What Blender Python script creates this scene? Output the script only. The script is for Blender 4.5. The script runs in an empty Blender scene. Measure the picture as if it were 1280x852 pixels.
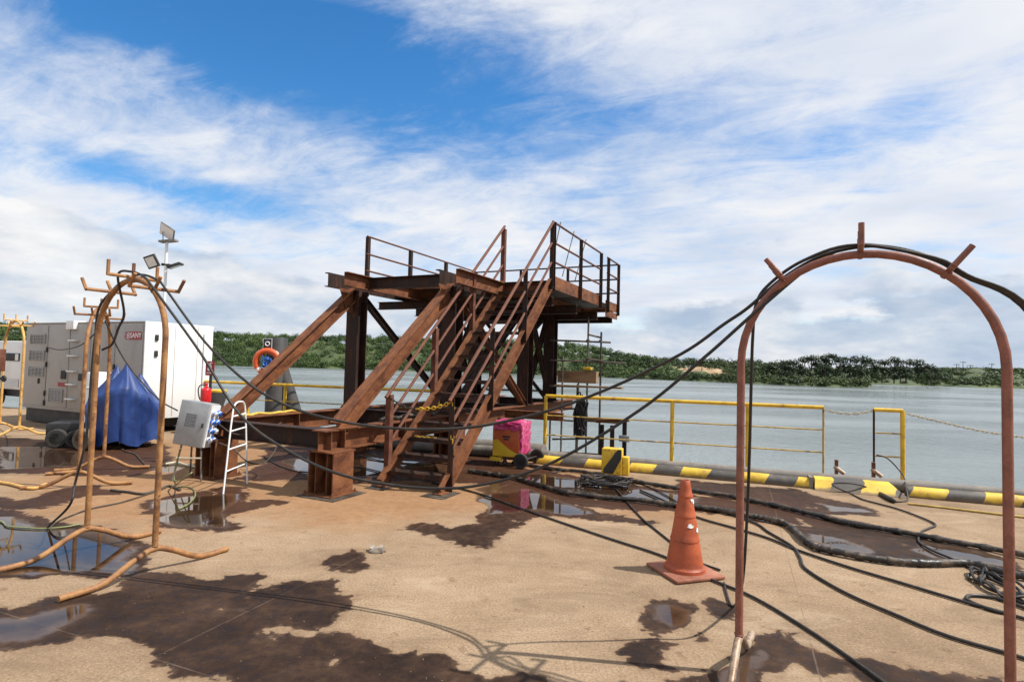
import bpy, bmesh, math, random
import numpy as np
from mathutils import Vector, Matrix, noise as mnoise

scene = bpy.context.scene
col = scene.collection
R = math.radians

# ------------------------------------------------------------------ camera
F, PITCH, ROLL, EYE = 714.55, .0428, .0253, 1.65          # focal length in 1280-wide pixels, radians, metres
FWD = Vector((0, math.cos(PITCH), math.sin(PITCH)))
U0 = Vector((0, -math.sin(PITCH), math.cos(PITCH)))
RGT = Vector((1, 0, 0)) * math.cos(ROLL) + U0 * math.sin(ROLL)
UPV = U0 * math.cos(ROLL) - Vector((1, 0, 0)) * math.sin(ROLL)
cd = bpy.data.cameras.new('camera')
cam = bpy.data.objects.new('camera', cd)
col.objects.link(cam)
cd.sensor_width = 36
cd.lens = F / 1280 * 36
cd.clip_start = .05
cd.clip_end = 20000
m = Matrix((RGT, UPV, -FWD)).transposed().to_4x4()
m.translation = Vector((0, 0, EYE))
cam.matrix_world = m
scene.camera = cam

# ------------------------------------------------------------------ sun and sky
SUN_H = Vector((1, -.13, 0)).normalized()                  # horizontal direction towards the sun
SUN_EL = R(54)
sd = bpy.data.lights.new('sun', 'SUN')
sd.energy = 5.0
sd.angle = R(.53)
sd.color = (1, .955, .89)
sun = bpy.data.objects.new('sun', sd)
col.objects.link(sun)
tosun = SUN_H * math.cos(SUN_EL) + Vector((0, 0, math.sin(SUN_EL)))
sun.rotation_euler = tosun.to_track_quat('Z', 'Y').to_euler()
sun.location = (20, -5, 30)

world = bpy.data.worlds.new('World')
scene.world = world
world.use_nodes = True


class NT:
    """small helper for node trees"""
    def __init__(s, tree):
        s.t = tree
        s.n = tree.nodes
        s.l = tree.links

    def new(s, typ, **kw):
        nd = s.n.new(typ)
        for k, v in kw.items():
            setattr(nd, k, v)
        return nd

    def put(s, sock, v):
        if v is None:
            return
        if hasattr(v, 'is_output'):
            s.l.new(v, sock)
        else:
            if isinstance(v, (tuple, list)) and len(v) == 3 and sock.type == 'RGBA':
                v = (*v, 1)
            sock.default_value = v

    def math(s, op, a, b=None, c=None, clamp=False):
        nd = s.new('ShaderNodeMath', operation=op, use_clamp=clamp)
        for i, v in enumerate((a, b, c)):
            s.put(nd.inputs[i], v)
        return nd.outputs[0]

    def vmath(s, op, a, b=None):
        nd = s.new('ShaderNodeVectorMath', operation=op)
        s.put(nd.inputs[0], a)
        s.put(nd.inputs[1], b)
        return nd.outputs['Value'] if op in ('DOT_PRODUCT', 'LENGTH') else nd.outputs[0]

    def step(s, v, lo, hi, to0=0., to1=1.):
        nd = s.new('ShaderNodeMapRange', interpolation_type='SMOOTHSTEP')
        for i, x in enumerate((v, lo, hi, to0, to1)):
            s.put(nd.inputs[i], x)
        return nd.outputs[0]

    def noise(s, vec, scale, detail=6, rough=.55, dist=0.):
        nd = s.new('ShaderNodeTexNoise')
        s.put(nd.inputs['Vector'], vec)
        for k, v in (('Scale', scale), ('Detail', detail), ('Roughness', rough), ('Distortion', dist)):
            s.put(nd.inputs[k], v)
        return nd.outputs['Fac']

    def mix(s, fac, a, b, typ='MIX'):
        nd = s.new('ShaderNodeMix', data_type='RGBA', blend_type=typ)
        s.put(nd.inputs['Factor'], fac)
        s.put(nd.inputs['A'], None)
        s.put(nd.inputs[6], a)
        s.put(nd.inputs[7], b)
        return nd.outputs[2]

    def ramp(s, v, stops):
        nd = s.new('ShaderNodeValToRGB')
        s.put(nd.inputs[0], v)
        el = nd.color_ramp.elements
        while len(el) < len(stops):
            el.new(.5)
        for e, (p, c) in zip(el, stops):
            e.position = p
            e.color = (*c, 1)
        return nd.outputs[0]

    def comb(s, x, y, z):
        nd = s.new('ShaderNodeCombineXYZ')
        for i, v in enumerate((x, y, z)):
            s.put(nd.inputs[i], v)
        return nd.outputs[0]

    def sep(s, v):
        nd = s.new('ShaderNodeSeparateXYZ')
        s.put(nd.inputs[0], v)
        return nd.outputs

    def bump(s, h, strength=.3, dist=.01, normal=None):
        nd = s.new('ShaderNodeBump')
        s.put(nd.inputs['Strength'], strength)
        s.put(nd.inputs['Distance'], dist)
        s.put(nd.inputs['Height'], h)
        if normal is not None:
            s.put(nd.inputs['Normal'], normal)
        return nd.outputs[0]


def build_sky():
    w = NT(world.node_tree)
    w.n.clear()
    out = w.new('ShaderNodeOutputWorld')
    sky = w.new('ShaderNodeTexSky', sky_type='NISHITA')
    sky.sun_disc = False
    sky.sun_elevation = SUN_EL
    sky.sun_rotation = math.atan2(SUN_H.x, SUN_H.y)
    sky.air_density = 1.0
    sky.dust_density = .3
    sky.ozone_density = 2.5
    bg = w.new('ShaderNodeBackground')
    hsv = w.new('ShaderNodeHueSaturation')
    hsv.inputs['Saturation'].default_value = 1.34
    hsv.inputs['Value'].default_value = 1.0
    w.l.new(sky.outputs[0], hsv.inputs['Color'])
    w.l.new(hsv.outputs[0], bg.inputs[0])
    bg.inputs[1].default_value = .142
    d = w.vmath('NORMALIZE', w.new('ShaderNodeTexCoord').outputs['Generated'])
    x, y, z = w.sep(d)
    zc = w.math('MAXIMUM', z, 0.)
    k = w.math('DIVIDE', 1., w.math('ADD', zc, .16))
    u, v = w.math('MULTIPLY', x, k), w.math('MULTIPLY', y, k)
    # broad layer: clouds drawn out along one wind direction
    ca, sa = math.cos(R(-24)), math.sin(R(-24))
    p = w.math('ADD', w.math('MULTIPLY', u, ca), w.math('MULTIPLY', v, sa))
    q = w.math('SUBTRACT', w.math('MULTIPLY', v, ca), w.math('MULTIPLY', u, sa))
    broad = w.noise(w.comb(w.math('MULTIPLY', p, .55), w.math('MULTIPLY', q, 1.0), 3.1), 1.25, 4, .56, .35)
    wisp = w.noise(w.comb(w.math('MULTIPLY', p, .8), w.math('MULTIPLY', q, 1.7), 9.7), 3.2, 6, .68, .7)
    fine = w.noise(w.comb(u, v, 4.4), 6.5, 5, .68, .3)
    el = w.math('ARCSINE', z)
    az = w.math('ARCTAN2', x, y)

    def patch(a0, e0, sa_, se, tilt=0.):
        da = w.math('SUBTRACT', az, R(a0))
        de = w.math('SUBTRACT', w.math('SUBTRACT', el, R(e0)), w.math('MULTIPLY', da, tilt))
        qa = w.math('POWER', w.math('ABSOLUTE', w.math('DIVIDE', da, R(sa_))), 2.)
        qe = w.math('POWER', w.math('ABSOLUTE', w.math('DIVIDE', de, R(se))), 2.)
        return w.math('POWER', 2.718, w.math('MULTIPLY', w.math('ADD', qa, qe), -1.))
    gap = w.math('ADD', w.math('MULTIPLY', patch(-21, 27.0, 26, 6.6, -.05), .70), w.math('MULTIPLY', patch(-31, 14.2, 13, 1.5, -.08), .30))
    gap = w.math('ADD', gap, w.math('MULTIPLY', patch(33, 20.5, 9, 2.2, .15), .17))
    gap = w.math('ADD', gap, w.math('MULTIPLY', patch(-12, 9.5, 14, 2.5, 0.), .10))
    cover = w.math('ADD', w.math('MULTIPLY', broad, .75), w.math('MULTIPLY', wisp, .58))
    cover = w.math('ADD', cover, w.math('MULTIPLY', w.math('SUBTRACT', fine, .5), .30))
    cover = w.math('SUBTRACT', cover, gap)
    m1 = w.step(cover, .22, .74)
    # lower heaped clouds near the horizon: noise in azimuth / elevation
    heap_n = w.noise(w.comb(w.math('MULTIPLY', az, 1.), w.math('MULTIPLY', el, 2.1), 1.7), 3.8, 7, .56, .0)
    heap = w.math('ADD', w.math('SUBTRACT', heap_n, .5), w.math('MULTIPLY', w.math('SUBTRACT', R(8.5), el), 3.2))
    heap = w.math('ADD', heap, w.math('MULTIPLY', patch(-45, 7.5, 11, 5.5, -.25), .95))
    m2 = w.step(heap, .05, .14)
    # shading of the cloud bodies: bright tops, blue-grey undersides
    s1 = w.noise(w.comb(w.math('MULTIPLY', p, .8), q, 6.2), 2.2, 3, .55, .0)
    s2 = w.noise(w.comb(az, w.math('MULTIPLY', el, 2.6), 7.7), 5.5, 6, .60, .0)
    c1 = w.ramp(s1, ((.30, (.78, .86, 1.0)), (.50, (.93, .975, 1.07)), (.66, (1.06, 1.075, 1.10))))
    c2 = w.ramp(w.math('ADD', s2, w.math('MULTIPLY', patch(-45, 9, 12, 6, -.2), .16)), ((.32, (.52, .64, .82)), (.46, (.68, .77, .91)), (.58, (.92, .95, 1.0)), (.72, (1.12, 1.12, 1.12))))
    cc = w.mix(m2, c1, c2)
    cov = w.math('MAXIMUM', m1, w.math('MULTIPLY', m2, .96))
    cb = w.new('ShaderNodeBackground')
    w.l.new(cc, cb.inputs[0])
    cb.inputs[1].default_value = .685
    mx = w.new('ShaderNodeMixShader')
    w.l.new(cov, mx.inputs[0])
    w.l.new(bg.outputs[0], mx.inputs[1])
    w.l.new(cb.outputs[0], mx.inputs[2])
    w.l.new(mx.outputs[0], out.inputs[0])


build_sky()
world.cycles.sampling_method = 'MANUAL'
world.cycles.sample_map_resolution = 512
vs = scene.view_settings
vs.view_transform = 'Standard'
vs.look = 'None'
vs.exposure = .32
vs.gamma = 1
vs.use_curve_mapping = False

# ------------------------------------------------------------------ coordinates
def ray(x, y):
    return FWD + RGT * ((x - 640) / F) - UPV * ((y - 426) / F)


def G(x, y, z=0.):
    """point on the level z that the photograph shows at x, y"""
    d = ray(x, y)
    return Vector((0, 0, EYE)) + d * ((z - EYE) / d.z)


def D(x, y, Y):
    d = ray(x, y)
    return Vector((0, 0, EYE)) + d * (Y / d.y)


TH = .4409                                                  # the tower and the arches stand turned by this
EX = Vector((math.cos(TH), -math.sin(TH), 0))
EN = Vector((math.sin(TH), math.cos(TH), 0))
K0 = Vector((.59, 9.68, 0))                                  # kerb line of the quay
KA = Vector((5.76, -2.22, 0)).normalized()
KB = Vector((-KA.y, KA.x, 0))
KROT = math.atan2(KA.y, KA.x)
WATER = -2.5

# ------------------------------------------------------------------ mesh helpers
def link(o, parent=None):
    col.objects.link(o)
    if parent is not None:
        o.parent = parent
    return o


def tag(o, label=None, cat=None, group=None, kind=None):
    if label:
        o['label'] = label
    if cat:
        o['category'] = cat
    if group:
        o['group'] = group
    if kind:
        o['kind'] = kind
    return o


def empty(name, loc, rz=0., label=None, cat=None, group=None):
    o = bpy.data.objects.new(name, None)
    o.empty_display_size = .1
    link(o)
    o.location = loc
    o.rotation_euler = (0, 0, rz)
    return tag(o, label, cat, group)


def frame_of(d, up):
    d = d.normalized()
    s = d.cross(up)
    if s.length < 1e-5:
        s = d.cross(Vector((1, 0, 0)))
    s.normalize()
    return d, s, s.cross(d).normalized()


class MB:
    def __init__(s):
        s.v = []
        s.f = []
        s.mi = []

    def add(s, vs, fs, mi=0):
        b = len(s.v)
        s.v += [tuple(x) for x in vs]
        s.f += [tuple(i + b for i in f) for f in fs]
        s.mi += [mi] * len(fs)
        return s

    def box(s, c, size, rot=None, mi=0, bev=0.):
        hx, hy, hz = size[0] / 2, size[1] / 2, size[2] / 2
        c = Vector(c)
        if bev <= 0:
            vs = [Vector((x, y, z)) for x in (-hx, hx) for y in (-hy, hy) for z in (-hz, hz)]
            fs = [(0, 1, 3, 2), (4, 6, 7, 5), (0, 4, 5, 1), (2, 3, 7, 6), (0, 2, 6, 4), (1, 5, 7, 3)]
        else:
            b = bmesh.new()
            bmesh.ops.create_cube(b, size=1)
            for v in b.verts:
                v.co = Vector((v.co.x * size[0], v.co.y * size[1], v.co.z * size[2]))
            bmesh.ops.bevel(b, geom=b.edges[:], offset=bev, segments=2, affect='EDGES', profile=.5)
            b.verts.index_update()
            vs = [v.co.copy() for v in b.verts]
            fs = [tuple(v.index for v in f.verts) for f in b.faces]
            b.free()
        if rot is not None:
            vs = [rot @ v for v in vs]
        return s.add([c + v for v in vs], fs, mi)

    def b2(s, lo, hi, mi=0, bev=0.):
        return s.box([(a + b) / 2 for a, b in zip(lo, hi)], [abs(b - a) for a, b in zip(lo, hi)], None, mi, bev)

    def prof(s, pts, p0, p1, up=(0, 0, 1), mi=0):
        p0, p1, up = Vector(p0), Vector(p1), Vector(up)
        d, sd_, u = frame_of(p1 - p0, up)
        n = len(pts)
        vs = [p0 + sd_ * a + u * b for a, b in pts] + [p1 + sd_ * a + u * b for a, b in pts]
        fs = [(i, (i + 1) % n, n + (i + 1) % n, n + i) for i in range(n)]
        fs += [tuple(range(n))[::-1], tuple(range(n, 2 * n))]
        return s.add(vs, fs, mi)

    def tube(s, pts, r, seg=10, caps=True, mi=0):
        pts = [Vector(p) for p in pts]
        n = len(pts)
        rr = r if isinstance(r, (list, tuple)) else [r] * n
        tan = [(pts[min(i + 1, n - 1)] - pts[max(i - 1, 0)]).normalized() for i in range(n)]
        u = tan[0].orthogonal().normalized()
        vs, fs = [], []
        for i in range(n):
            u = (u - tan[i] * u.dot(tan[i])).normalized()
            w = tan[i].cross(u)
            for k in range(seg):
                a = 2 * math.pi * k / seg
                vs.append(pts[i] + (u * math.cos(a) + w * math.sin(a)) * rr[i])
        for i in range(n - 1):
            for k in range(seg):
                a, b = i * seg + k, i * seg + (k + 1) % seg
                fs.append((a, b, b + seg, a + seg))
        if caps:
            fs.append(tuple(range(seg))[::-1])
            fs.append(tuple(range((n - 1) * seg, n * seg)))
        return s.add(vs, fs, mi)

    def lathe(s, prof, c=(0, 0, 0), axis=(0, 0, 1), seg=24, mi=0, phase=0.):
        c = Vector(c)
        q = Vector((0, 0, 1)).rotation_difference(Vector(axis))
        vs, fs = [], []
        for r, z in prof:
            for k in range(seg):
                a = 2 * math.pi * k / seg + phase
                vs.append(c + q @ Vector((r * math.cos(a), r * math.sin(a), z)))
        for i in range(len(prof) - 1):
            for k in range(seg):
                a, b = i * seg + k, i * seg + (k + 1) % seg
                fs.append((a, b, b + seg, a + seg))
        if prof[0][0] > 1e-6:
            fs.append(tuple(range(seg))[::-1])
        if prof[-1][0] > 1e-6:
            fs.append(tuple(range((len(prof) - 1) * seg, len(prof) * seg)))
        return s.add(vs, fs, mi)

    def torus(s, c, R1, r, axis=(0, 0, 1), seg=32, ring=10, sx=1., mi=0):
        c = Vector(c)
        q = Vector((0, 0, 1)).rotation_difference(Vector(axis))
        vs, fs = [], []
        for i in range(seg):
            a = 2 * math.pi * i / seg
            for k in range(ring):
                b = 2 * math.pi * k / ring
                rr = R1 + r * math.cos(b)
                vs.append(c + q @ Vector((rr * math.cos(a) * sx, rr * math.sin(a), r * math.sin(b))))
        for i in range(seg):
            for k in range(ring):
                fs.append((i * ring + k, ((i + 1) % seg) * ring + k, ((i + 1) % seg) * ring + (k + 1) % ring, i * ring + (k + 1) % ring))
        return s.add(vs, fs, mi)

    def build(s, name, mats, parent=None, smooth=True, angle=35):
        me = bpy.data.meshes.new(name)
        me.from_pydata(s.v, [], s.f)
        for mt in (mats if isinstance(mats, (list, tuple)) else [mats]):
            me.materials.append(mt)
        me.polygons.foreach_set('material_index', s.mi)
        bm_ = bmesh.new()
        bm_.from_mesh(me)
        bmesh.ops.recalc_face_normals(bm_, faces=bm_.faces)
        bm_.to_mesh(me)
        bm_.free()
        if smooth:
            me.polygons.foreach_set('use_smooth', [True] * len(me.polygons))
            me.set_sharp_from_angle(angle=R(angle))
        me.update()
        o = bpy.data.objects.new(name, me)
        return link(o, parent)


def ibeam(h, b, tf=.014, tw=.01):
    H, B, t = h / 2, b / 2, tw / 2
    return [(-B, -H), (B, -H), (B, -H + tf), (t, -H + tf), (t, H - tf), (B, H - tf), (B, H), (-B, H), (-B, H - tf), (-t, H - tf), (-t, -H + tf), (-B, -H + tf)]


def chan(h, b, tf=.012, tw=.009, flip=1):
    H = h / 2
    return [(flip * x, y) for x, y in [(0, -H), (b, -H), (b, -H + tf), (tw, -H + tf), (tw, H - tf), (b, H - tf), (b, H), (0, H)]]


def ang(a, t=.007, fx=1, fy=1):
    return [(fx * x, fy * y) for x, y in [(0, 0), (a, 0), (a, t), (t, t), (t, a), (0, a)]]


def crom(pts, n=8):
    """smooth path through points"""
    P = [Vector(p) for p in pts]
    P = [P[0] * 2 - P[1]] + P + [P[-1] * 2 - P[-2]]
    out = []
    for i in range(1, len(P) - 2):
        a, b, c, d = P[i - 1:i + 3]
        for k in range(n):
            t = k / n
            out.append(.5 * ((2 * b) + (c - a) * t + (2 * a - 5 * b + 4 * c - d) * t * t + (3 * b - a - 3 * c + d) * t ** 3))
    out.append(P[-2])
    return out


# ------------------------------------------------------------------ materials
def newmat(name):
    mt = bpy.data.materials.new(name)
    mt.use_nodes = True
    t = NT(mt.node_tree)
    bsdf = t.n['Principled BSDF']
    return mt, t, bsdf


def objvec(t, shift=True):
    v = t.new('ShaderNodeTexCoord').outputs['Object']
    if shift:
        rnd = t.new('ShaderNodeObjectInfo').outputs['Random']
        v = t.vmath('ADD', v, t.comb(t.math('MULTIPLY', rnd, 37.), t.math('MULTIPLY', rnd, 71.), t.math('MULTIPLY', rnd, 13.)))
    return v


def wmat(name, stops, scale=6., rough=(.5, .85), metal=0., bump=.25, fine=60., grime=None, stretch=None, spec=.5):
    """weathered surface: colour from layered noise, uneven roughness, fine relief"""
    mt, t, b = newmat(name)
    v = objvec(t)
    if stretch:
        v = t.vmath('MULTIPLY', v, stretch)
    n1 = t.noise(v, scale, 9, .62, .4)
    n2 = t.noise(v, fine, 5, .6)
    f = t.math('ADD', n1, t.math('MULTIPLY', t.math('SUBTRACT', n2, .5), .35))
    c = t.ramp(f, stops)
    if grime:
        g = t.step(t.noise(v, scale * .6, 8, .65, .6), grime[1], grime[1] + .08)
        c = t.mix(g, c, grime[0])
    t.put(b.inputs['Base Color'], c)
    t.put(b.inputs['Roughness'], t.step(n1, .3, .7, rough[0], rough[1]))
    b.inputs['Metallic'].default_value = metal
    b.inputs['Specular IOR Level'].default_value = spec
    t.put(b.inputs['Normal'], t.bump(t.math('ADD', n2, n1), bump, .004))
    return mt


M = {}
M['rust'] = wmat('rusty_steel', ((.26, (.045, .017, .009)), (.42, (.112, .039, .0165)), (.56, (.172, .064, .025)), (.74, (.245, .102, .042))), 9., (.6, .9), 0, .5, 80, stretch=(1, .35, .6), spec=.3)
M['rust_dark'] = wmat('dark_rusty_steel', ((.30, (.012, .007, .005)), (.50, (.028, .013, .0085)), (.62, (.055, .023, .013)), (.80, (.13, .052, .023))), 8., (.55, .85), 0, .5, 70, stretch=(1, 1, .3), spec=.3)  # dark mill-scale rust, darkened further so the colour itself deepens the tower's shade
M['rust_rail'] = wmat('primed_rusty_rail', ((.28, (.070, .025, .015)), (.50, (.128, .048, .028)), (.75, (.20, .082, .048))), 7., (.55, .85), 0, .35, 70, spec=.3)
M['yellow'] = wmat('yellow_paint_worn', ((.30, (.38, .22, .015)), (.48, (.62, .38, .02)), (.70, (.74, .48, .035))), 5., (.4, .65), 0, .2, 70, grime=((.13, .055, .02), .60))
M['yellow_thin'] = wmat('yellow_paint_faded', ((.30, (.20, .12, .03)), (.50, (.42, .28, .06)), (.72, (.55, .40, .12))), 6., (.5, .75), 0, .2, 70, grime=((.10, .045, .02), .56))
M['arch'] = wmat('ochre_painted_pipe', ((.28, (.11, .045, .017)), (.44, (.23, .100, .034)), (.60, (.335, .165, .056)), (.8, (.42, .24, .10))), 9., (.5, .8), 0, .4, 90, grime=((.13, .052, .024), .57))
M['arch_far'] = wmat('pale_ochre_pipe', ((.3, (.36, .17, .045)), (.5, (.58, .33, .09)), (.75, (.66, .42, .15))), 9., (.45, .75), 0, .3, 90, grime=((.2, .08, .03), .62))
M['arch_red'] = wmat('red_oxide_pipe', ((.28, (.11, .036, .022)), (.48, (.195, .066, .041)), (.70, (.275, .105, .068))), 9., (.4, .7), 0, .3, 90, grime=((.24, .14, .08), .64))
M['bare_pipe'] = wmat('bare_scuffed_pipe', ((.3, (.12, .055, .03)), (.5, (.30, .21, .14)), (.72, (.46, .38, .30))), 14., (.35, .7), .3, .3, 90)
M['cable'] = wmat('black_rubber', ((.3, (.008, .007, .006)), (.5, (.016, .013, .011)), (.75, (.05, .038, .028))), 7., (.4, .75), 0, .2, 120)
M['cable_dusty'] = wmat('dusty_rubber', ((.3, (.018, .015, .012)), (.5, (.05, .038, .028)), (.75, (.15, .11, .075))), 5., (.5, .85), 0, .3, 90)
M['hose'] = wmat('black_hose_wrap', ((.32, (.007, .007, .007)), (.48, (.020, .016, .013)), (.62, (.10, .072, .048)), (.8, (.2, .14, .09))), 8., (.3, .75), 0, .9, 35)
M['white'] = wmat('white_painted_steel', ((.25, (.60, .59, .56)), (.5, (.78, .78, .76)), (.8, (.82, .82, .81))), 1.4, (.35, .55), 0, .06, 40, stretch=(1, 1, .5))
M['cream'] = wmat('shaded_cream_panel', ((.25, (.25, .228, .205)), (.5, (.355, .33, .30)), (.8, (.42, .40, .37))), 1.5, (.4, .65), 0, .08, 40, stretch=(1, 1, .4))  # cream lowered to grey-brown: shade of the generator's long side put into the colour
M['panel_dark'] = wmat('dark_recess', ((.3, (.010, .010, .010)), (.7, (.03, .03, .03))), 5.)
M['black'] = wmat('black_painted_steel', ((.3, (.010, .010, .010)), (.7, (.035, .032, .03))), 5., (.4, .7))
M['tyre'] = wmat('tyre_rubber', ((.3, (.014, .013, .012)), (.6, (.04, .036, .03)), (.8, (.12, .09, .065))), 8., (.7, .95))
M['tyre_tan'] = wmat('muddy_tyre', ((.3, (.06, .045, .03)), (.6, (.17, .125, .085)), (.8, (.25, .19, .13))), 8., (.7, .95))
M['rim'] = wmat('silver_rim', ((.3, (.45, .45, .45)), (.7, (.72, .72, .72))), 8., (.3, .5), .1)
M['tarp'] = wmat('blue_tarpaulin', ((.3, (.005, .020, .088)), (.5, (.008, .033, .15)), (.75, (.024, .065, .23))), 3., (.42, .65), 0, .15, 160)
M['box_grey'] = wmat('grey_painted_box', ((.3, (.27, .275, .275)), (.6, (.36, .365, .365)), (.8, (.42, .42, .42))), 3., (.35, .5), .3, .06)
M['plate'] = wmat('nameplate', ((.35, (.13, .135, .14)), (.65, (.18, .185, .19))), 26., (.3, .5))
M['blue_plastic'] = wmat('blue_plastic', ((.3, (.02, .10, .42)), (.7, (.04, .17, .58))), 6., (.25, .4))
M['red_gloss'] = wmat('red_gloss_paint', ((.3, (.52, .010, .012)), (.7, (.66, .02, .02))), 4., (.2, .35), 0, .03)
M['red_sign'] = wmat('red_sign', ((.3, (.25, .016, .02)), (.7, (.34, .025, .03))), 4., (.35, .5), 0, .03)
M['white_print'] = wmat('white_print', ((.3, (.70, .70, .68)), (.7, (.80, .80, .78))), 4., (.4, .5), 0, .02)
M['orange_buoy'] = wmat('orange_buoy', ((.3, (.55, .075, .018)), (.7, (.72, .13, .03))), 5., (.4, .6), 0, .1)
M['cone'] = wmat('orange_rubber_cone', ((.28, (.20, .045, .016)), (.46, (.34, .066, .020)), (.66, (.43, .095, .030)), (.85, (.46, .17, .08))), 6., (.45, .7), 0, .15, 70, grime=((.32, .13, .07), .63))
M['cone_base'] = wmat('dusty_cone_base', ((.28, (.16, .055, .03)), (.5, (.27, .098, .055)), (.72, (.33, .155, .095))), 6., (.6, .85), 0, .2, 70)
M['pile'] = wmat('dark_grey_pile', ((.3, (.030, .029, .028)), (.55, (.052, .050, .048)), (.8, (.085, .08, .075))), 3., (.6, .85), 0, .3, 50)
M['pipe_grey'] = wmat('grey_weathered_pipe', ((.3, (.10, .09, .078)), (.55, (.18, .16, .14)), (.8, (.27, .24, .20))), 4., (.6, .85), 0, .3, 50)
M['galv'] = wmat('galvanised_tube', ((.3, (.09, .075, .06)), (.5, (.20, .175, .15)), (.75, (.33, .30, .27))), 7., (.4, .7), .4, .2)
M['tube_dark'] = wmat('dark_scaffold_tube', ((.3, (.03, .022, .017)), (.5, (.075, .055, .042)), (.75, (.15, .115, .085))), 7., (.45, .75), .3, .2)
M['wood'] = wmat('weathered_timber', ((.3, (.12, .07, .035)), (.5, (.24, .15, .08)), (.75, (.36, .25, .15))), 5., (.7, .9), 0, .4, 60, stretch=(.2, 1, 1))
M['pink'] = wmat('pink_plastic_sheet', ((.3, (.36, .018, .10)), (.55, (.47, .045, .15)), (.8, (.56, .17, .27))), 5., (.10, .3), 0, .35, 30)
M['orange_panel'] = wmat('orange_red_panel', ((.3, (.34, .055, .016)), (.6, (.46, .095, .02)), (.8, (.50, .14, .035))), 4., (.35, .55), 0, .08)
M['yellow_panel'] = wmat('yellow_panel', ((.3, (.52, .33, .015)), (.6, (.66, .45, .025))), 4., (.35, .55), 0, .08)
M['solar'] = wmat('solar_cells', ((.3, (.72, .72, .71)), (.7, (.78, .78, .77))), 3., (.2, .3))
M['lamp_glass'] = wmat('lamp_glass', ((.3, (.55, .56, .54)), (.7, (.70, .70, .66))), 14., (.1, .2))
M['pale_hose'] = wmat('pale_plastic_hose', ((.3, (.35, .31, .22)), (.7, (.55, .50, .38))), 9., (.4, .6))
M['green_wire'] = wmat('green_wire', ((.3, (.10, .13, .05)), (.7, (.28, .28, .10))), 9., (.4, .6))
M['rag'] = wmat('grey_rag', ((.3, (.14, .11, .08)), (.7, (.36, .31, .25))), 9., (.7, .9))
M['grit'] = wmat('brown_grit', ((.3, (.07, .05, .035)), (.7, (.22, .16, .11))), 20., (.8, .95))
M['rope_yellow'] = wmat('yellow_strap', ((.3, (.35, .22, .02)), (.55, (.60, .42, .05)), (.8, (.62, .55, .38))), 12., (.6, .8))
M['chain'] = wmat('yellow_plastic_chain', ((.3, (.50, .28, .01)), (.7, (.70, .45, .03))), 12., (.35, .5))
M['chain_dark'] = wmat('dark_steel_chain', ((.3, (.02, .016, .013)), (.7, (.07, .055, .045))), 12., (.5, .7), .4)
M['chain_pale'] = wmat('faded_chain', ((.3, (.28, .20, .08)), (.7, (.48, .40, .24))), 12., (.5, .7))


def kerb_material():
    mt, t, b = newmat('striped_kerb_paint')
    v = t.new('ShaderNodeTexCoord').outputs['Object']
    x, y, z = t.sep(v)
    wob = t.math('MULTIPLY', t.math('SUBTRACT', t.noise(v, 3., 4), .5), .10)
    ph = t.math('FRACT', t.math('DIVIDE', t.math('ADD', t.math('ADD', x, t.math('MULTIPLY', z, -.55)), wob), .80))
    e = t.math('MULTIPLY', t.step(ph, .0, .015), t.step(ph, .51, .525, 1., 0.))
    n = t.noise(v, 4., 9, .65, .5)
    ye = t.ramp(n, ((.3, (.34, .20, .02)), (.5, (.62, .40, .03)), (.7, (.70, .48, .05))))
    bk = t.ramp(n, ((.3, (.035, .032, .028)), (.55, (.075, .066, .056)), (.75, (.16, .13, .10))))
    c = t.mix(e, bk, ye)
    g = t.step(t.noise(v, 7., 9, .7, .3), .60, .68)
    c = t.mix(t.math('MULTIPLY', g, .8), c, (.21, .15, .10))
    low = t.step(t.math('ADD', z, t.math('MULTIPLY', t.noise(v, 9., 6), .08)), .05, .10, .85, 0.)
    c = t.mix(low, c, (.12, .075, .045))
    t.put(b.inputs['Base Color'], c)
    b.inputs['Roughness'].default_value = .62
    t.put(b.inputs['Normal'], t.bump(t.noise(v, 40., 6), .3, .004))
    return mt


M['kerb'] = kerb_material()


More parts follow.
